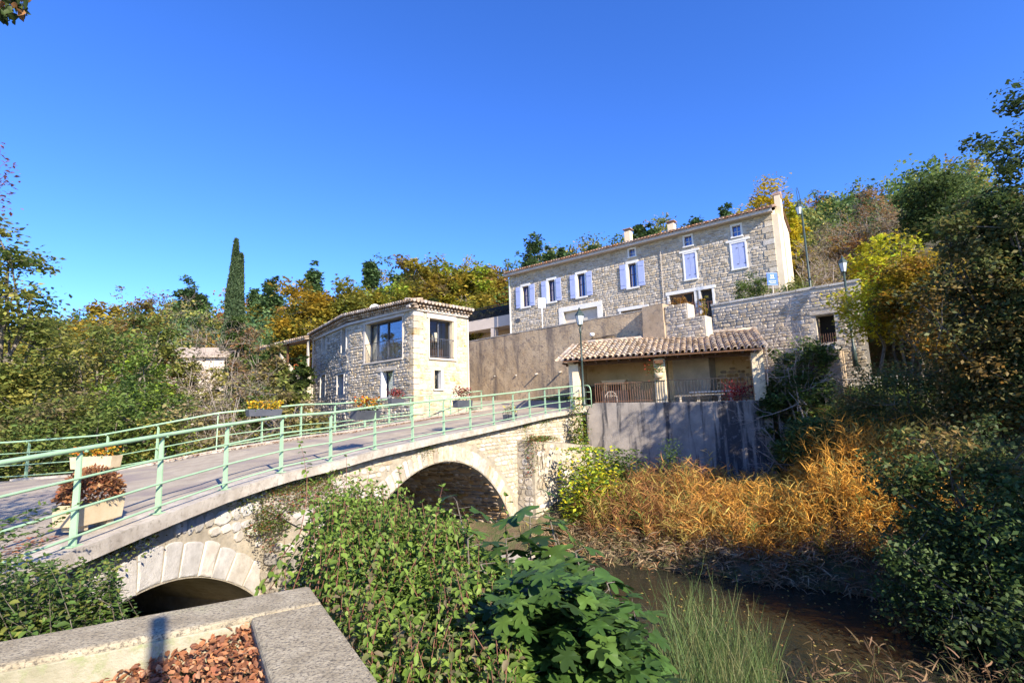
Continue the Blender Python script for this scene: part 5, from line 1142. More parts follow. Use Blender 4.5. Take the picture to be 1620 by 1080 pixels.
def make_tree(name, label, cat, h, wx, z0, pal, leaf, nleaf, seed, K=60, cr=None, bark='bark', m='leaf', tr=None, group=None, bare=0, wy=None, shell=.5, kind='d', up=.45, v=.13, clumpv=.24, stems=1, taper=None, nolimb=False, **kw):
    """local origin at the base; crown ellipsoid between z0 and h"""
    g = np.random.default_rng(seed); root = thing(name, label, cat, (0, 0, 0), group, world=False)
    rx, ry, rz = wx / 2, (wy or wx) / 2, (h - z0) / 2; c = (0, 0, (h + z0) / 2); cr = cr or rx * .32
    ctr, P_ = crown_pts(g, K, max(1, nleaf // K), rx - cr * .4, ry - cr * .4, rz - cr * .3, c, cr, shell)
    if taper: 
        f_ = lambda z: np.clip(1.0 - ((z - z0) / (h - z0)) ** taper, .03, 1); P_[:, 0] *= f_(P_[:, 2]); P_[:, 1] *= f_(P_[:, 2]); ctr[:, 0] *= f_(ctr[:, 2]); ctr[:, 1] *= f_(ctr[:, 2])
    mb = MB(); tr = tr or .035 * h
    tops = []
    for s_ in range(stems):
        bx_, by_ = (g.normal(size=2) * .12 * wx * (stems > 1)); tip = (bx_ * 2.2, by_ * 2.2, h * .80)
        tops.append(limb(mb, (bx_ * .5, by_ * .5, -.4), tip, tr / stems ** .5, tr * .2, g, 7, .03, 7))
    mains = []; T_ = [p for t in tops for p in t[2:]]
    if not nolimb:
        o = g.permutation(K)
        for i in o[:max(5, K // 6)]:
            e = ctr[i]; st = min(T_, key=lambda p: abs(p[2] - e[2] * .62) + .2 * g.random()); mains += limb(mb, st, e, tr * .38, tr * .10, g, 4, .10, 5)
        Mn = np.array(mains + T_)
        for i in o[max(5, K // 6):]:
            e = ctr[i]; st = Mn[np.argmin(np.linalg.norm(Mn - e, axis=1))]; limb(mb, st, e, tr * .12, tr * .04, g, 2, .08, 4)
        if bare:
            for i in range(K):
                for k in range(bare):
                    d = g.normal(size=3); d[2] = abs(d[2]) * .8; d /= np.linalg.norm(d); e = ctr[i] + d * cr * g.uniform(.9, 2.0); limb(mb, ctr[i] + g.normal(size=3) * .1 * cr, e, max(.006, tr * .035), .003, g, 2, .1, 3)
    mb.build('trunk', MT[bark], root, smooth=True)
    if nleaf:
        n = len(P_); base = np.repeat(pick(g, pal, K, clumpv), max(1, nleaf // K), axis=0); col = (base * .65 + pick(g, pal, n, v) * .35) * g.uniform(1 - v, 1 + v, (n, 1))
        leaves('crown', P_, (.5 + 1.1 * g.random(n) ** 1.5) * leaf, col, kind, MT[m], root, up=up, g=g)
    return root
def place(root, px, top, Y, base=None):
    """stand the tree on the ground at a point and scale it so that its tip reaches a height"""
    p = at(px, top, Y); gz = float(H(p[0], Y)) if base is None else base
    return p[0], Y, gz, p[2] - gz
TS = [0]
def T(px, top, Y, wpx, label, pal, name='tree', cat='tree', leaf=None, n=4500, K=60, z0=.12, **k):
    """individual tree: built to its own size where it stands"""
    TS[0] += 1; x, y, gz, h = place(None, px, top, Y, k.pop('base', None)); w_ = wpx / FP * Y
    r = make_tree(name, label, cat, h, w_, h * z0, pal, leaf or max(.05, .0078 * Y), int(n * 1.3), 100 + TS[0], K=K, tr=k.pop('tr', .02 * h), **k)
    r.location = (x, y, gz); r.rotation_euler[2] = k.get('rz', 0) ; return r

# left bank, near to far
T(8, 372, 17, 210, 'tall olive green tree rising at the left edge of the view', OLIVE + GREEN[:1], n=11000, K=110, z0=.25, leaf=.17)
T(125, 458, 31, 150, 'golden yellow tree on the skyline right of the tall left tree', GOLD[:1] + YOLIVE, n=6000, K=70)
T(165, 468, 34, 90, 'small orange gold tree in front of the left skyline', GOLD + YOLIVE[:1], n=3500, K=45)
T(235, 462, 27, 115, 'round green tree with a brown top, midway along the left skyline', GREEN + OLIVE + RUSSET[:1], n=7000, K=80)
T(300, 570, 27, 70, 'olive bush hiding the foot of the farmhouse', OLIVE + BROWNISH[:1], 'bush', 'bush', n=3500, K=40, z0=.05)
T(345, 590, 26, 70, 'brownish bush below the farmhouse, left of the cypress foot', BROWNISH + OLIVE, 'bush', 'bush', n=3500, K=40, z0=.05, bare=3)
T(75, 485, 24, 200, 'broad yellow olive tree below the golden skyline tree', OLIVE + YOLIVE[:2], n=9500, K=95)
T(160, 520, 21, 190, 'olive tree with brown leaves in the middle of the left wood', OLIVE + BROWNISH[:1], n=9000, K=90)
T(228, 528, 19.5, 140, 'fresh green tree just above the left railing', GREEN[1:] + LIME[2:3], n=8000, K=85)
T(15, 560, 17.5, 190, 'bushy yellow green tree at the far left behind the railing', OLIVE + YOLIVE[:1], 'bush', 'bush', n=9000, K=90)
T(105, 588, 16.6, 180, 'dark olive bush with dry brown patches behind the left railing', OLIVE[:3] + BROWNISH[1:2] + DARK[:1], 'bush', 'bush', n=9000, K=90)
T(205, 600, 16.2, 150, 'green bush close behind the railing left of the bare shrubs', GREEN + OLIVE[:1], 'bush', 'bush', n=7500, K=80)
T(270, 640, 16.4, 110, 'low grey green bush under the bare trees by the railing', OLIVE + BROWNISH[:1], 'bush', 'bush', n=4500, K=55)
T(50, 655, 15.2, 170, 'low leafy bush directly behind the leftmost railing posts', OLIVE + GREEN[:2], 'bush', 'bush', n=6000, K=60)
T(150, 668, 15.0, 140, 'low green thicket behind the orange flower trough', GREEN + OLIVE, 'bush', 'bush', n=5000, K=60)
for a in ((300, 478, 33, 100, 'bare grey brown tree left of the cypress', BROWNISH + OLIVE[:1], 1600), (335, 500, 27, 100, 'bare tree in front of the farmhouse wall', BROWNISH, 700), (318, 572, 21.5, 110, 'tangle of bare brown shrubs behind the railing', BROWNISH + OLIVE[1:2], 1500),
          (372, 560, 25, 90, 'thin bare shrub at the foot of the cypress', BROWNISH + RUSSET[:1] + OLIVE, 1200), (425, 600, 22.5, 90, 'bare brown shrub below the covered terrace', BROWNISH + YOLIVE[:1], 1400), (395, 500, 38, 60, 'leafless rust coloured tree right of the cypress', RUSSET + BROWNISH, 1500)):
    T(*a[:4], a[4], a[5], 'bare_tree', 'bare tree', n=a[6], K=55, bare=7, bark='twig', stems=4, z0=.1, tr=.05, leaf=.005 * a[2])
T(455, 585, 24.5, 80, 'dull green shrub against the stone base of the covered terrace', OLIVE + BROWNISH[:1], 'bush', 'bush', n=3000, K=45, bare=3)
T(480, 640, 19.0, 110, 'low brown and green scrub behind the railing left of the stone house', BROWNISH + OLIVE, 'bush', 'bush', n=3500, K=45, bare=3)
T(360, 655, 17.2, 110, 'low dry scrub behind the railing under the cypress', BROWNISH + OLIVE[:2], 'bush', 'bush', n=3000, K=45, bare=4)
T(440, 552, 31, 60, 'leafy vine and shrubs in front of the covered terrace', OLIVE + BROWNISH + GREEN[:1], 'shrub', 'shrub', n=3200, K=45, z0=.45, bare=3)
T(478, 560, 30.5, 40, 'dark climber by the terrace post next to the small house', DARK + OLIVE[:1], 'shrub', 'shrub', n=1600, K=28, z0=.4)
T(400, 620, 26, 60, 'small green bush beside the pale rubble slope', GREEN, 'bush', 'bush', n=2000, K=30)
# cypress with its double top
def cypress(px, top, Y, wpx, label, n, seed):
    x, y, gz, h = place(None, px, top, Y); g = np.random.default_rng(seed); r = thing('cypress', label, 'cypress', (0, 0, 0), None, world=False); Rr = wpx / FP * Y / 2
    z = h * g.uniform(.02, 1, n) ** .85; an = g.uniform(0, 6.283, n); rad = Rr * np.clip(1 - (z / h) ** 2.1, 0, 1) ** .85 * (1 + .16 * np.sin(an * 3 + z * 1.3) + .10 * np.sin(an * 7 - z * 2.1)) + .04
    rr = rad * (1 - .45 * g.random(n) ** 2.5); P_ = np.stack([rr * np.cos(an), rr * np.sin(an), z], -1)
    leaves('crown', P_, g.uniform(.10, .30, n), pick(g, [(.055, .09, .04), (.07, .105, .045), (.04, .07, .03)], n, .3), 'd', MT['needle'], r, g=g, axis=np.stack([np.cos(an) * .3, np.sin(an) * .3, np.ones(n)], -1), up=0, jit=.4)
    mb = MB(); mb.tube([(0, 0, -.5), (0, 0, h * .5), (0, 0, h * .92)], [.25, .16, .03], 7); mb.build('trunk', MT['bark'], r, smooth=True); r.location = (x, y, gz); return r
cypress(374, 380, 45, 27, 'tall dark cypress with an ivy covered foot on the left', 26000, 301)
cypress(382, 403, 45.8, 19, 'second narrower cypress spire pressed against the tall one', 14000, 302)
T(378, 490, 44, 44, 'ivy thicket round the foot of the cypresses', GREEN + DARK, 'ivy', 'ivy', n=6000, K=70, z0=0, leaf=.26)
# behind the small house
T(490, 448, 41, 105, 'gold and orange oak left of the small house roof', GOLD[:2] + YOLIVE, n=9000, K=85)
T(545, 440, 43, 110, 'green gold oak directly behind the small house roof', YOLIVE + OLIVE[:2], n=9000, K=85)
T(462, 500, 40, 70, 'dark green oak low beside the small house gable', DARK + GREEN, n=5000, K=60)
T(605, 440, 47, 110, 'yellow green tree behind the satellite dish', YOLIVE + LIME[2:3], n=8000, K=80)
T(665, 408, 50, 100, 'tall pale olive tree on the skyline above the house corner', YOLIVE + BROWNISH[:1], n=8000, K=80, bare=2)
T(722, 402, 52, 100, 'tall yellow green tree right of the pale olive one', YOLIVE + LIME[2:3], n=8000, K=80)
T(775, 425, 55, 70, 'russet tree on the skyline left of the long house', YOLIVE + RUSSET[:1], n=5000, K=60)
T(692, 445, 46, 26, 'dark ivy clad trunk in the yellow trees', DARK, 'tree', 'tree', n=2500, K=40, leaf=.2)
T(760, 470, 45, 90, 'low olive tree above the terrace building', YOLIVE + OLIVE[:1], n=5000, K=60)
for a in ((497, 424, 82, 32, 'dark round pine on the skyline above the gold oak', .35), (587, 414, 88, 24, 'lone umbrella pine on the skyline with a bare trunk', .55), (640, 425, 84, 40, 'dark pine on the skyline right of the lone pine', .2),
          (430, 438, 80, 34, 'pine on the skyline right of the cypress', .2), (298, 447, 78, 40, 'dark pine on the left skyline', .3), (318, 455, 80, 24, 'small dark pine beside the left skyline pine', .3), (408, 452, 86, 30, 'pale green pine just right of the cypress tip', .2),
          (842, 376, 58, 36, 'feathery pine rising over the left end of the long house roof', .2), (868, 390, 60, 28, 'second feathery pine over the long house roof', .2), (936, 384, 60, 20, 'small pine tip over the middle of the long house roof', .3), (888, 398, 62, 18, 'smallest pine tip over the long house roof', .3),
          (1010, 357, 56, 24, 'pine left of the two chimneys pair, over the long roof', .3), (1030, 351, 55, 26, 'round pine between the chimneys of the long house', .3), (1062, 358, 57, 26, 'low green pine right of the chimneys', .3), (1098, 342, 55, 40, 'broad green pine above the right half of the long roof', .3),
          (1145, 311, 46, 26, 'dark upright pine beside the yellow tree behind the long house', .25)):
    T(*a[:4], a[4], PINE, 'pine_tree', 'pine tree', n=4200, K=80, cr=a[3] / 800 * a[2] * .20, z0=a[5], m='needle', leaf=.0062 * a[2], shell=.2, bark='bark')
T(1198, 296, 37, 100, 'bright yellow tree behind the gable of the long house', YELLOW + GOLD[:1], 'yellow_tree', 'tree', n=9000, K=90, leaf=.24)
T(1248, 322, 36, 52, 'narrow yellow tree between the gable and the tall street lamp', YELLOW + LIME[:1], 'yellow_tree', 'tree', n=5000, K=60, leaf=.24)
for a in ((1285, 380, 33, 70, 'bare grey tree right of the tall street lamp', BROWNISH, 900), (1325, 345, 36, 90, 'bare brown tree on the right hillside', BROWNISH, 1300), (1378, 300, 38, 80, 'tallest bare tree with red brown tips on the right skyline', BROWNISH + RUSSET, 1800),
          (1350, 360, 33, 90, 'half bare orange leaved tree on the right hillside', RUSSET + GOLD[:1], 3200), (1410, 340, 34, 70, 'bare tree beside the dark evergreen on the right', BROWNISH, 1000), (1300, 400, 29, 70, 'pale branched bare shrub behind the parapet', BROWNISH + OLIVE[:1], 700)):
    T(*a[:4], a[4], a[5], 'bare_tree', 'bare tree', n=a[6], K=60, bare=8, bark='twig', stems=3, z0=.2, tr=.09, leaf=.005 * a[2])
for a in ((1300, 303, 70, 60, 'light green pine on the right skyline next to the lamp'), (1335, 293, 68, 60, 'broad green pine on the right skyline'), (1372, 300, 66, 50, 'dark green pine behind the tallest bare tree'), (1280, 330, 64, 50, 'green pine low on the right hillside')):
    T(*a[:4], a[4], PINE + GREEN[1:3], 'pine_tree', 'pine tree', n=4000, K=55, z0=.1, m='needle', leaf=.30)

# big dark trees on the right
RG = dict(kind='d', up=.25)
T(1475, 285, 30, 120, 'dark evergreen on the right skyline beside the bare trees', DARK + MIXR[:2], n=9000, K=95, z0=.2, leaf=.20, **RG)
T(1545, 275, 13, 190, 'large dark leaved tree filling the right upper corner', MIXR, n=15000, K=130, z0=.2, leaf=.115, **RG)
T(1628, 172, 12.0, 200, 'tallest dark tree leaning in at the right edge', DARK + MIXR[:1], n=17000, K=130, z0=.2, leaf=.12, **RG)
T(1450, 395, 17.5, 170, 'yellow and orange leaved tree in the middle of the dark right mass', MIXR + GOLD + YELLOW[:1], n=10000, K=90, z0=.3, leaf=.13, **RG)
T(1545, 400, 13, 220, 'dark tree with scattered orange leaves at the right', MIXR + GOLD[3:], n=13000, K=110, z0=.25, leaf=.10, **RG)
T(1392, 372, 22.8, 115, 'bright lime and yellow tree beside the short street lamp', LIME + YELLOW, 'yellow_tree', 'tree', n=8500, K=70, z0=.30, leaf=.17, stems=3)
T(1428, 410, 17.5, 110, 'golden yellow tree right of the lime one, against the dark foliage', YELLOW + GOLD + MIXR[:1], 'yellow_tree', 'tree', n=5200, K=55, z0=.45, leaf=.14)
T(1375, 425, 19.0, 125, 'small golden yellow tree below the lime one', YELLOW + LIME, 'yellow_tree', 'tree', n=3600, K=45, z0=.35, leaf=.13)
T(1430, 560, 15.5, 200, 'dark tree drooping over the terrace fence', MIXR + GREEN[:1], n=11000, K=95, z0=.15, leaf=.08, **RG)
T(1600, 520, 13.0, 220, 'dark leafy tree close on the right edge', MIXR + DARK, n=13000, K=110, z0=.15, leaf=.09, **RG)
T(1390, 625, 17.2, 130, 'dull green spreading bush at the end of the grass', GREEN + OLIVE[:2], 'bush', 'bush', n=7500, K=70, z0=.05, leaf=.11, **RG)
T(1510, 650, 10.0, 240, 'dark green bush above the river on the right', DARK + MIXR + GREEN[:1], 'bush', 'bush', n=14000, K=110, z0=.05, leaf=.09, **RG)
T(1545, 770, 9.2, 270, 'darkest bush overhanging the water on the right', DARK + GREEN[:1], 'bush', 'bush', n=12000, K=100, z0=.05, leaf=.08, **RG)
T(1470, 790, 11.5, 110, 'small dark bush behind the orange reeds', DARK + GREEN[:2], 'bush', 'bush', n=5000, K=60, z0=.05, leaf=.085, **RG)
T(1262, 530, 19.4, 105, 'slim leafy tree in front of the parapet window', DARK + GREEN, n=6500, K=80, z0=.1, leaf=.13, stems=3, bare=2)
T(1225, 590, 20.2, 60, 'dark ivy bush at the right post of the shed', DARK + GREEN[:1], 'bush', 'bush', n=4200, K=50, z0=.0, leaf=.12)
T(1290, 665, 17.0, 120, 'dark bush under the terrace edge', DARK + GREEN, 'bush', 'bush', n=7000, K=70, z0=.0, leaf=.11)
T(1190, 432, 26.4, 60, 'rounded green shrub behind the parapet left of the blue sign', GREEN + OLIVE[:1], 'bush', 'bush', n=4500, K=50, base=4.4, z0=.2, leaf=.09, stems=4)
T(1255, 440, 25.8, 70, 'low green shrubs behind the parapet right of the blue sign', GREEN + OLIVE, 'bush', 'bush', n=3200, K=40, base=4.4, z0=.1, leaf=.09)
T(1072, 470, 28.6, 40, 'orange and yellow leaved climber at the ground floor window', GOLD + RUSSET, 'climber', 'climber', n=1200, K=20, base=5.2, z0=.1, leaf=.09)
T(1112, 465, 27.8, 20, 'small yellow climber hanging by the iron gate', GOLD + OLIVE[:1], 'climber', 'climber', n=700, K=14, base=4.9, z0=.1, leaf=.08)
# trees out of the frame on the right, whose shade falls on the river wall
for k, (x, y, h, w_) in enumerate(((16.9, 9.2, 8.2, 3.2), (12.6, 3.4, 3.8, 3.2), (16.9, 6.0, 6.0, 3.4))):
    r = make_tree('tree', ['dark slender tree on the right bank just outside the view', 'low dark tree on the near right bank outside the view', 'middle sized dark tree on the right bank outside the view'][k], 'tree', h - float(H(x, y)), w_, 1.2, MIXR, .26, 11000, 900 + k, K=80, tr=.2)
    r.location = (x, y, float(H(x, y)))
# overhanging tree at the upper left
r = make_tree('tree', 'tree behind the camera whose sprig hangs in at the top left corner', 'tree', 6.6, 4.2, 3.4, DARK + RUSSET[:1], .10, 4200, 950, K=60, tr=.12); r.location = (-3.9, .3, -1.8)
ob_ = thing('overhanging_branch', 'dark leafy sprig hanging in at the top left corner', 'branch', (-3.9, 2.9, 3.2))
g = np.random.default_rng(31); ctr = np.array([at(x, y, 3.6) for x, y in ((-25, -12), (-8, 4), (6, 10), (14, 4), (30, 2), (22, 14), (2, 20), (-10, 24))])
P_ = (ctr[:, None] + g.normal(size=(8, 16, 3)) * .035).reshape(-1, 3); leaves('leaves', P_, g.uniform(.05, .085, len(P_)), pick(g, DARK + RUSSET[:1], len(P_)), 'o', MT['leaf'], ob_, g=g, up=.2, down=.6)
mb = MB(); mb.tube([tuple(at(-260, -130, 2.4)), tuple(at(-80, -50, 3.2)), tuple(at(0, 2, 3.6)), tuple(at(36, 4, 3.7))], [.02, .012, .006, .002], 5); mb.build('twig', MT['bark'], ob_)
rt_ = thing('red_twigs', 'sparse reddish twigs reaching in at the left edge below the sky', 'branch', at(-40, 300, 7.5))
mb = MB(); P_ = []
for k in range(26):
    a = np.array(at(-170 + g.uniform(-20, 20), 380 + g.uniform(-30, 60), 7.5)); b = np.array(at(g.uniform(-60, 22), g.uniform(222, 335), 7.5 + g.uniform(-.5, .5))); pts = limb(mb, a, b, .012, .003, g, 4, .06, 4)
    for p in pts[2:]:
        for j in range(8): P_.append(np.array(p) + g.normal(size=3) * .07)
mb.build('twigs', MT['redstem'], rt_); leaves('leaves', np.array(P_), g.uniform(.05, .09, len(P_)), pick(g, [(.24, .09, .07), (.30, .12, .08), (.18, .07, .06)], len(P_)), 'd', MT['leaf'], rt_, g=g)

# far wooded hills: one mass
g = np.random.default_rng(55); Ps = []; Cs = []; Ss = []; tk = MB()
for Y in np.arange(46, 108, 4.6):
    for x in np.arange(-1.22 * Y, 1.22 * Y, 4.8 + Y * .008):
        xx, yy = x + g.uniform(-2, 2), Y + g.uniform(-2, 2); u = xx / yy
        
        if u > .98 or (.02 < u < .52 and yy < 72): continue
        z = float(H(xx, yy)); h = g.uniform(4, 8.5) * (1 + .25 * (g.random() < .1)); w_ = g.uniform(2.0, 3.4)
        pal = [PINE, GREEN, OLIVE, YOLIVE, GOLD, RUSSET, BROWNISH][g.choice(7, p=[.32, .18, .25, .11, .04, .03, .07])]
        K = 30; per = 22; ctr, P_ = crown_pts(g, K, per, w_, w_, h * .5, (xx, yy, z + h * .55), 1.0, .4)
        n = len(P_); base = np.repeat(pick(g, pal, K, .2), per, axis=0); tone = g.uniform(.75, 1.2)
        Ps.append(P_); Cs.append(base * tone * g.uniform(.88, 1.12, (n, 1))); Ss.append(g.uniform(.7, 1.3, n) * (.26 + .0027 * yy))
P_ = np.concatenate(Ps); o = leaves('wooded_hills', P_, np.concatenate(Ss), np.concatenate(Cs), 'd', MT['leaf'], g=g, up=.2)
tag(o, 'autumn coloured woods covering the hills behind the village', 'woods', kind='stuff')

# ---- foreground shrub with drooping oval leaves
def bush_stems(name, label, cat, stems, leaf, pal, gap, parent_kind='o', m='leaf', stemm='redstem', droop=.7, side=.6, seed=1, two=True, v=.25, group=None, thin=1.0):
    g = np.random.default_rng(seed); r = thing(name, label, cat, tuple(stems[0][0]), group); mb = MB(); P_ = []; A_ = []; S_ = []
    for a, b in stems:
        a, b = np.array(a, float), np.array(b, float); L_ = np.linalg.norm(b - a); bow = g.normal(size=3) * L_ * .05; bow[2] = 0
        f_ = lambda t: a + (b - a) * t + bow * math.sin(t * math.pi)
        mb.tube([tuple(f_(t)) for t in (0, .3, .6, .85, 1)], [.007 * thin, .006 * thin, .0045 * thin, .003 * thin, .002 * thin], 4, cap=False)
        t = .05 + .1 * g.random(); ph = g.random() * 6
        while t < 1:
            p = f_(t); k = 2 if two else 1; s = leaf * (1.15 - .45 * t) * g.uniform(.7, 1.25)
            for j in range(k):
                an = ph + j * math.pi; d = np.array([math.cos(an) * side, math.sin(an) * side, .35 - droop * g.uniform(.4, 1.2)]); P_.append(p + d * s * .25); A_.append(d); S_.append(s)
            ph += 1.571 + g.normal() * .3; t += gap / L_ * g.uniform(.7, 1.3)
        for j in range(3): P_.append(f_(1)); A_.append(np.array([g.normal() * .5, g.normal() * .5, .5])); S_.append(leaf * .55)
    mb.build('stems', MT[stemm], r)['kind'] = 'stuff'
    n = len(P_); leaves('leaves', np.array(P_), np.array(S_), pick(g, pal, n, v), parent_kind, MT[m], r, up=.55, g=g, axis=np.array(A_), jit=.22); return r
g = np.random.default_rng(41); SG = [(.14, .22, .035), (.18, .27, .045), (.11, .18, .03), (.21, .29, .06)]; SGR = SG + [(.17, .19, .07), (.20, .16, .09)]
st = []
def env(Y, u):      # top of the shrub, metres above the eye
    top = float(np.interp(Y, [2.4, 3.2, 4.2, 5.2, 6.2, 7.0], [-1.55, -1.42, -1.16, -.92, -.76, -.74]))
    k = float(np.interp(u, [-.52, -.46, -.41, -.33, -.25, -.20, -.10, 0, .08, .12], [.26, .23, .165, .125, .15, .185, .21, .26, .34, .36]))
    return min(top, -k * Y)
for k in range(900):
    Y = g.uniform(2.5, 6.9); lo_ = np.interp(Y, [2.4, 3.2, 4.0, 5.2, 6.9], [-.26, -.31, -.36, -.395, -.375]); u = g.uniform(lo_, .0 if Y < 4.2 else -.09); x = u * Y
    gz = float(H(x, Y)) ; top = env(Y, u) + g.normal() * .11 - (.15 if g.random() < .5 else 0)
    top += g.normal() * .08; b = np.array([x, Y, top]); a = np.array([x + g.normal() * .25, Y + g.normal() * .25, max(gz, top - g.uniform(.9, 1.7))]); st.append((a, b))
half = [s for s in st if s[1][1] < 4.0]; rest = [s for s in st if s[1][1] >= 4.0]
bush_stems('foreground_shrub', 'leafy green shrub with drooping oval leaves beside the concrete planter', 'shrub', half, .078, SGR, .052, seed=61)
bush_stems('foreground_shrub', 'upright leafy shrub in front of the big arch, behind the nearest shrub', 'shrub', rest, .085, SG, .065, seed=62)
tall = []
for x, y, Y in ((475, 700, 7.0), (548, 722, 6.8), (585, 745, 6.3), (450, 850, 5.0), (632, 742, 6.2), (520, 750, 6.0), (668, 795, 5.4), (700, 770, 5.8), (500, 765, 5.6), (800, 745 + 40, 5.2)):
    b = np.array(at(x, y, Y)); tall.append((b - np.array([g.normal() * .1, 0, 1.2]), b))
bush_stems('tall_shoots', 'thin upright shoots standing above the shrub in front of the bridge', 'shrub', tall, .10, SG, .085, seed=63)
# shadowy lower leaves so the bush has a body
P_ = []
for k in range(15000):
    Y = g.uniform(2.5, 7); u = g.uniform(np.interp(Y, [2.4, 3.2, 5.2, 7], [-.20, -.28, -.36, -.365]), .02); P_.append((u * Y, Y, env(Y, u) - .12 - abs(g.normal()) * .45))
ir_ = thing('undergrowth', 'dense leaves deep inside the foreground shrub', 'shrub', (-.5, 4.5, -3))
leaves('leaves', np.array(P_), g.uniform(.05, .09, len(P_)), pick(g, SG, len(P_), .3), 'o', MT['leaf'], ir_, g=g, up=.5, down=.5)

# ---- fig
fg = thing('fig_tree', 'young fig with large lobed leaves in the foreground', 'fig tree', (.8, 4.6, -3.4)); P_ = []; A_ = []; S_ = []; mb = MB()
def figstem(a, b, n=9, r0=.016, s0=.29):
    a, b = np.array(a, float), np.array(b, float); pts = limb(mb, a, b, r0, .006, g, 6, .04, 6); L_ = np.linalg.norm(b - a)
    for j in range(n):
        t = .70 + .30 * (j + 1) / n; p = a + (b - a) * t; an = j * 2.4 + g.random(); d = np.array([math.cos(an), math.sin(an), g.uniform(-.1, .5)]); d /= np.linalg.norm(d); pe = g.uniform(.08, .16)
        limb(mb, p, p + d * pe, .004, .003, g, 2, .02, 4); P_.append(p + d * pe); A_.append(d * np.array([1, 1, .2]) + np.array([0, 0, -.35])); S_.append(s0 * g.uniform(.55, 1.15))
root = np.array([.75, 4.5, -3.6])
for (x, y, Y, n_) in ((722, 800, 5.0, 7), (838, 795, 5.2, 9), (868, 820, 5.1, 7), (800, 860, 4.7, 9), (910, 880, 4.8, 9), (760, 900, 4.3, 9), (850, 930, 4.2, 10), (960, 930, 4.6, 9), (1000, 960, 4.7, 8), (900, 980, 4.0, 10), (800, 980, 3.7, 9), (980, 1030, 4.2, 10), (870, 1040, 3.6, 9), (930, 1075, 3.7, 9), (1010, 1060, 4.3, 8), (820, 1060, 3.4, 8), (940, 905, 4.9, 8), (880, 855, 5.3, 7), (1020, 1000, 4.9, 7), (740, 860, 4.6, 7)):
    figstem(root + g.normal(size=3) * np.array([.3, .3, .1]), at(x, y - 8, Y), n_ + 5)
mb.build('stems', MT['bark'], fg); n = len(P_)
FG = [(.045, .095, .02), (.06, .12, .025), (.085, .15, .03), (.035, .07, .018)]
leaves('leaves', np.array(P_), np.array(S_), pick(g, FG, n, .2), 'fig', MT['leafgloss'], fg, up=.75, g=g, axis=np.array(A_), jit=.2)
n = 2000; Y = g.uniform(3.3, 5.4, n); u = g.uniform(-.04, .27, n); top = np.interp(u, [-.04, .05, .12, .20, .27], [-.26, -.225, -.25, -.35, -.46]) * Y - .22 - np.abs(g.normal(size=n)) * .5
leaves('inner_leaves', np.stack([u * Y, Y, top], -1), g.uniform(.12, .22, n), pick(g, FG, n, .25), 'fig', MT['leafgloss'], fg, up=.6, g=g)

# ---- weeds at the lower left and on the railing
st = []
for k in range(210):
    x, y = g.uniform(-60, 185), g.uniform(880, 985); Y = np.interp(x, [-40, 190], [3.1, 4.2]) + g.uniform(-.25, .25); b = np.array(at(x, y, Y)); st.append((b + np.array([g.normal() * .2, g.normal() * .2, -g.uniform(.4, .9)]), b))
bush_stems('weed_bush', 'straggly green weeds left of the small arch behind the planter wall', 'shrub', st, .055, [(.09, .16, .035), (.12, .19, .04), (.07, .12, .03), (.2, .22, .05)], .03, droop=.3, seed=64, stemm='bark', thin=.35)
st = []
for k in range(26):
    b = np.array(at(g.uniform(-30, 130), g.uniform(790, 900), 4.6 + g.uniform(-.4, .3))); st.append((b + np.array([-.5 + g.normal() * .2, -.2, -g.uniform(.1, .5)]), b))
bush_stems('weed_bush', 'thin weeds climbing through the left end of the green railing', 'shrub', st, .06, [(.09, .16, .035), (.15, .2, .05)], .05, droop=.2, seed=65, stemm='bark', thin=.35)
def tuft(name, label, cat, fn, n, size, pal, kind='d', m='leaf', seed=1, **k):
    g = np.random.default_rng(seed); P_ = np.array([fn(g) for _ in range(n)]); r = thing(name, label, cat, tuple(P_.mean(0)))
    leaves('foliage', P_, g.uniform(.6, 1.3, n) * size, pick(g, pal, n, .25), kind, MT[m], r, g=g, **k); return r
def onN(s0, s1, t0, t1, zf): return lambda g: (lambda s, t: (lambda p: (p[0], p[1], zf(s, t) + g.uniform(0, .16) ** 1.3))(NEAR.pt(s, t, 0)))(g.uniform(s0, s1), g.uniform(t0, t1))
tuft('stonecrop', 'low green and red herbs on the cutwater cap under the bridge slab', 'weeds', onN(c0 - .45, c0 + 1.7, FT + .05, .48, lambda s, t: -1.33 - .40 * (t - FT) + .05 + .22 * max(0, .35 - t) - (1.2 * max(0, c0 + .05 - s))), 4200, .042, [(.10, .15, .03), (.14, .18, .04), (.22, .12, .05), (.30, .10, .06), (.18, .2, .06)], seed=66)
tuft('stonecrop', 'hanging green herbs on the left flank of the cutwater', 'weeds', onN(c0 - .32, c0 + .08, FT + .02, .5, lambda s, t: -1.45 - .35 * abs(math.sin(s * 40))), 700, .05, [(.12, .18, .04), (.16, .22, .05), (.10, .14, .03)], seed=67)
tuft('creeper', 'red and green creeper hanging over the left edge of the buttress', 'creeper', lambda g: (lambda s, d: NEAR.pt(s, .56 + g.uniform(-.35, .07), -.82 - .09 * (s - b0) + g.uniform(-.02, .14) - d * max(0, 1.2 - (s - b0)) ))(b0 + abs(g.normal()) * .9 - .12, g.uniform(0, 1) ** 1.6), 2600, .07, [(.10, .18, .04), (.14, .22, .05), (.32, .07, .04), (.2, .2, .05)], seed=68)
g = np.random.default_rng(12); cr_ = thing('dead_creeper', 'dark dry creeper stems trailing down the buttress face', 'creeper', NEAR.pt(b0 + 1.5, .6, -2)); mb = MB()
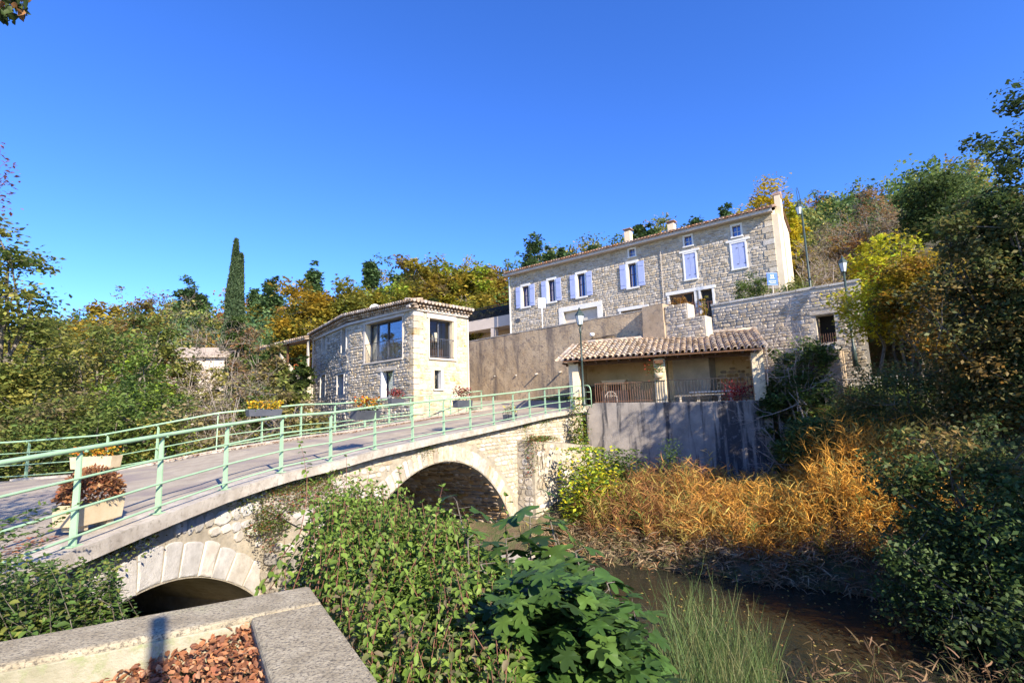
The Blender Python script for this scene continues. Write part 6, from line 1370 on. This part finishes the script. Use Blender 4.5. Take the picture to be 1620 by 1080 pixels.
for k in range(26):
    s = b0 + .05 + (g.random() ** 1.5) * 4.2; z = -1.0 - .09 * (s - b0); pts = []
    for j in range(9): pts.append(NEAR.pt(s, .60 + .2 * (s - b0) / 4.6 + .02 * g.random(), z)); s += g.normal() * .09; z -= g.uniform(.12, .30)
    mb.tube(pts, .008, 4)
mb.build('stems', MT['bark'], cr_)
def blob(px, py, Y, wpx, hpx, dep): return lambda g: np.array(at(px, py, Y)) + np.clip(g.normal(size=3), -2, 2) * np.array([wpx / FP * Y / 3.4, dep / 3, hpx / FP * Y / 3.4])
tuft('climber', 'bright yellow green climber at the foot of the buttress', 'climber', blob(935, 790, 18.2, 75, 130, 1.2), 4200, .16, LIME + [(.16, .26, .05), (.12, .2, .04)], seed=69)
tuft('ivy', 'dark ivy in the gap between the buttress and the river wall', 'ivy', blob(918, 720, 21.5, 24, 150, .9), 2600, .13, GREEN + GOLD[:1] + LIME[2:3], seed=70)
tuft('ivy', 'dark leaves hanging beside the foot of the stained wall', 'ivy', blob(975, 750, 19.5, 70, 60, .8), 2600, .14, GREEN + DARK, seed=71)
tuft('green_fern', 'small green shrub growing up the middle of the stained wall', 'shrub', blob(1062, 725, 20.0, 30, 50, .5), 700, .09, GREEN, seed=72)
tuft('dry_climber', 'dry brown climber on the tall wall beside the left shed post', 'climber', lambda g: np.array(WF.pt(g.uniform(2.6, 4.1), .1 + .3 * g.random(), .7 + 2.1 * g.random() ** 1.5)), 1300, .12, BROWNISH + OLIVE[:1] + DARK, kind='blade', m='leafdry', seed=73)
tuft('grass_strip', 'strip of green grass along the foot of the tall brown wall', 'grass', lambda g: np.array(WF.pt(g.uniform(1.5, 7.5), .2 + .8 * g.random(), .78 + .18 * g.random())), 3000, .16, LIME[2:3] + GREEN, kind='blade', seed=74, axis=None)['kind'] = 'stuff'

g = np.random.default_rng(23); P_ = []
for k in range(2600):
    s_ = S0 + g.choice([.2, .9, 3.2, 3.9, 4.6, 5.3, 8.8, 14.6, 16.2]) + g.normal() * .28; P_.append(NEAR.pt(s_, FT + .03 + abs(g.normal()) * .07, NEAR.z(s_) - .19 - abs(g.normal()) * .13))
mo = thing('moss_tufts', 'small tufts of moss and herbs under the edge slab of the bridge', 'moss', NEAR.pt(S0 + 6, 0, -1))
leaves('foliage', np.array(P_), g.uniform(.025, .06, len(P_)), pick(g, [(.12, .16, .04), (.09, .12, .03), (.20, .16, .06), (.16, .20, .05)], len(P_)), 'd', MT['leaf'], mo, g=g, up=.3)
# ---- reeds and grasses
def stand(name, label, cat, pts, hts, pal, per, bl, seed, m='leafdry', lean=.12, stuff=True, stalkw=True, droop=.25, blk='blade'):
    g = np.random.default_rng(seed); n = len(pts); pts = np.array(pts); hts = np.array(hts); ax = g.normal(size=(n, 3)) * lean + np.array([0, 0, 1]); ax /= np.linalg.norm(ax, axis=1)[:, None]
    c0 = pick(g, pal, n, .2) if not callable(pal) else pal(pts, g)
    r = thing(name, label, cat, tuple(pts.mean(0)))
    if stalkw: leaves('stalks', pts, hts, c0 * .8, 'stalk', MT[m], r, up=0, g=g, axis=ax, jit=.02)['kind'] = 'stuff'
    if per:
        t = g.uniform(.25, 1.0, (n, per)); P_ = (pts[:, None] + ax[:, None] * (hts[:, None] * t)[..., None]).reshape(-1, 3); an = g.uniform(0, 6.28, n * per)
        A_ = np.stack([np.cos(an), np.sin(an), g.uniform(.2, 1.1, n * per) - droop], -1); cc = np.repeat(c0, per, axis=0) * g.uniform(.7, 1.35, (n * per, 1))
        leaves('blades', P_, g.uniform(.6, 1.3, n * per) * bl, cc, blk, MT[m], r, up=.3, g=g, axis=A_, jit=.2)['kind'] = 'stuff'
    if stuff: r['kind'] = 'stuff'
    return r
g = np.random.default_rng(88); pts = []; hs_ = []
while len(pts) < 4200:
    x, y = g.uniform(2.2, 11.5), g.uniform(10.5, 22); q_ = (x + 2) * .454 + (y - 14.5) * .89; q_ += max(0, (x + 2) * .89 - (y - 14.5) * .454 - 5) * .08; p_ = (x + 2) * .89 - (y - 14.5) * .454
    if 3.5 < q_ < 9.9 and 2.2 < p_ < 12.6 and float(H(x, y)) < -1.9 and (math.sin(x * 2.9 + math.sin(y * 2.1)) * math.sin(y * 2.6 + x) > -.45 or g.random() < .12) and g.random() < .35 + .65 * (q_ > 4.4):
        hmax = np.interp(p_, [2, 3.4, 6, 8, 9.5, 11, 12.6], [.8, 1.35, 1.5, 1.2, 1.6, 1.7, 1.4]) * np.interp(q_, [3.3, 5, 7, 9.9], [.7, 1.0, .95, .75]); pts.append((x, y, float(H(x, y)) - .05)); hs_.append(hmax * g.uniform(.5, 1.25) * (1 + .28 * math.sin(x * 2.3 + 1) * math.sin(y * 1.9)))
def rpal(P_, g):
    p_ = (P_[:, 0] + 2) * .89 - (P_[:, 1] - 14.5) * .454; a = np.clip((p_ - 4) / 5 + g.normal(size=len(P_)) * .25, 0, 1)[:, None]
    c = np.array([.27, .125, .055]) * (1 - a) + np.array([.68, .35, .06]) * a; y = (g.random(len(P_)) < .22)[:, None]; c = np.where(y, np.array([.42, .33, .09]), c); gg = (g.random(len(P_)) < .08)[:, None]
    return np.where(gg, np.array([.14, .17, .04]), c) * g.uniform(.75, 1.25, (len(P_), 1))
stand('reed_bed', 'dense orange and rust coloured dry reeds on the far bank below the wall', 'reeds', pts, hs_, rpal, 13, .32, 90, droop=-.1, lean=.22, blk='reed')
pts = []; hs_ = []
while len(pts) < 1700:
    x, y = g.uniform(.5, 11.5), g.uniform(9.5, 21); q_ = (x + 2) * .454 + (y - 14.5) * .89; q_ += max(0, (x + 2) * .89 - (y - 14.5) * .454 - 5) * .08; p_ = (x + 2) * .89 - (y - 14.5) * .454
    if 2.6 < q_ < 4.6 and p_ > 1.2: pts.append((x, y, float(H(x, y)) - .05)); hs_.append(g.uniform(.2, .6))
stand('dry_grass', 'grey brown dry grass along the far edge of the water', 'grass', pts, hs_, [(.30, .22, .13), (.22, .15, .08), (.38, .29, .17), (.14, .13, .05), (.30, .15, .07)], 7, .26, 91, lean=.5, droop=.7)
pts = []; hs_ = []
for k in range(900):
    Y = g.uniform(5.6, 8.2); u = g.uniform(.27, .46); pts.append((u * Y, Y, -4.35)); hs_.append(g.uniform(.8, 1.75) * (1 if u < .38 else .7))
stand('tall_grass', 'tall thin green grass standing in the water right of the fig', 'grass', pts, hs_, [(.10, .17, .05), (.16, .22, .07), (.20, .20, .08), (.08, .12, .04)], 4, .55, 92, m='leaf', lean=.12, droop=-1.6, blk='stalk')
pts = []; hs_ = []
for k in range(500):
    Y = g.uniform(5.2, 8.6); u = g.uniform(.5, 1.15); pts.append((u * Y, Y, float(H(u * Y, Y)) - .05 if float(H(u * Y, Y)) > -4.4 else -4.4)); hs_.append(g.uniform(.4, 1.0))
stand('dry_grass', 'thin reddish dry stalks at the near edge of the water on the lower right', 'grass', pts, hs_, [(.20, .12, .07), (.14, .10, .05), (.10, .11, .04), (.26, .17, .09)], 4, .22, 93, lean=.35, droop=.2)
# lawn on the right terrace
P_ = []; 
for k in range(9000):
    x, y = g.uniform(10, 16.5), g.uniform(18.6, 22.6); z = float(H(x, y))
    if z > -.6: P_.append((x, y, z))
n = len(P_); tag(leaves('lawn', np.array(P_), g.uniform(.10, .22, n), pick(g, [(.16, .22, .04), (.22, .27, .05), (.12, .18, .03)], n), 'blade', MT['leaf'], g=g, up=0, axis=np.tile([0, 0, 1.], (n, 1)), jit=.4), 'short sunlit grass on the terrace right of the shed', 'grass', kind='stuff')
# ground cover on the banks
P_ = []; C_ = []
for k in range(26000):
    Y = g.uniform(2.2, 34) ; x = g.uniform(-1.15, 1.15) * Y; P_.append((x, Y))
P_ = np.array(P_); Zc = H(P_[:, 0], P_[:, 1]); q_ = (P_[:, 0] + 2) * .454 + (P_[:, 1] - 14.5) * .89; p_ = (P_[:, 0] + 2) * .89 - (P_[:, 1] - 14.5) * .454
road = (q_ > -9.5) & (p_ > -6.3) & (p_ < .4) | ((P_[:, 0] < -3.8) & (P_[:, 1] < 13.8)) | ((P_[:, 1] > 22.0) & (P_[:, 0] > -4.5) & (P_[:, 0] < 14))
ok = (Zc > -4.25) & ~road; P_ = np.concatenate([P_[ok], Zc[ok][:, None]], 1); n = len(P_)
tag(leaves('ground_cover', P_, g.uniform(.10, .26, n), pick(g, OLIVE + BROWNISH + GREEN[:2], n), 'blade', MT['leaf'], g=g, up=0, axis=np.tile([0, 0, .8], (n, 1)), jit=.6), 'weeds and low herbs covering the river banks', 'ground cover', kind='stuff')

n = 420; Y = g.uniform(7, 14, n); u = g.uniform(.15, .9, n); P_ = np.stack([u * Y, Y, np.full(n, -4.293)], -1)
tag(leaves('floating_leaves', P_, g.uniform(.04, .09, n), pick(g, [(.4, .28, .08), (.3, .16, .06), (.45, .36, .1)], n), 'o', MT['leafdry'], g=g, up=.97), 'yellow and brown leaves floating on the river', 'floating leaves', kind='stuff')
# ---- bare twigs in front of the wall
def grow(mb, p, d, L_, r, depth, g):
    e = p + d * L_; limb(mb, p, e, r, r * .62, g, 3, .10, 4 if depth > 1 else 3)
    if depth == 0: return
    for k in range(g.integers(2, 5)):
        t = g.uniform(.35, 1); nd = d + g.normal(size=3) * .55; nd /= np.linalg.norm(nd); grow(mb, p + d * L_ * t, nd, L_ * g.uniform(.5, .8), max(.0028, r * .55), depth - 1, g)
g = np.random.default_rng(17)
for lab, roots in (('pale bare shrub with tangled twigs in front of the right part of the river wall', ((1250, 745, 18.6, (-.75, 0, .55), 1.1, .03), (1255, 735, 18.8, (-.9, -.2, .25), 1.1, .028), (1240, 720, 18.8, (-.5, 0, .8), 1.0, .03), (1235, 760, 18.2, (-.95, 0, .05), 1.0, .025), (1262, 715, 18.8, (.4, 0, .8), 1.0, .025))),
                   ('tall thin bare tree between the shed and the parapet window', ((1272, 705, 18.9, (-.02, 0, 1), 2.2, .035), (1276, 640, 18.9, (-.35, 0, .9), 1.5, .025), (1270, 600, 18.9, (.1, 0, 1), 1.6, .02), (1262, 650, 18.9, (.4, 0, .9), 1.3, .02), (1215, 610, 19.2, (.05, 0, 1), 1.6, .02)))):
    r = thing('bare_shrub', lab, 'bare shrub', at(roots[0][0], roots[0][1], roots[0][2])); mb = MB()
    for x, y, Y, d, L_, rr in roots: d = np.array(d, float); grow(mb, np.array(at(x, y, Y)), d / np.linalg.norm(d), L_, rr, 4, g)
    mb.build('twigs', MT['twig'], r)
# twigs of climber over the parapet
# ---- stones on the gravel bank
g = random.Random(3)
for k in range(16):
    x, y = -1.0 + g.random() * 2.0, 14.6 + g.random() * 1.4; z = -4.32 + .12 * g.random(); mb = MB(); mb.ct = g.random(); a = .12 + .16 * g.random()
    n_ = 7; prof = [(a * .9, -.05), (a, .05), (a * .85, a * .45), (a * .45, a * .62)]
    vs = []; 
    for r_, zz in prof:
        for j in range(n_): an = 6.283 * j / n_; rr = r_ * (.8 + .4 * g.random()); vs.append((rr * math.cos(an), rr * .75 * math.sin(an), zz * (.85 + .3 * g.random())))
    mb.add(vs, [(i * n_ + j, i * n_ + (j + 1) % n_, (i + 1) * n_ + (j + 1) % n_, (i + 1) * n_ + j) for i in range(3) for j in range(n_)] + [tuple(range(3 * n_, 4 * n_))])
    o = mb.build('river_stone', MT['stoneg'], None, bevel=.02); o.location = (x, y, z); o.rotation_euler[2] = g.random() * 6
    tag(o, 'pale rounded stone on the gravel at the foot of the big arch', 'stone', 'pale stones on the river edge below the big arch')
# gravel shelf below the arch
tag(MB().hexa([(-1.6, 13.4, -4.9), (1.6, 15.9, -4.9), (.9, 17.4, -4.9), (-2.6, 15.6, -4.9)], [(-1.2, 13.9, -4.33), (1.3, 15.9, -4.30), (.8, 17.2, -4.22), (-2.2, 15.4, -4.25)]).build('gravel_bank', MT['stoneg']), kind='structure')
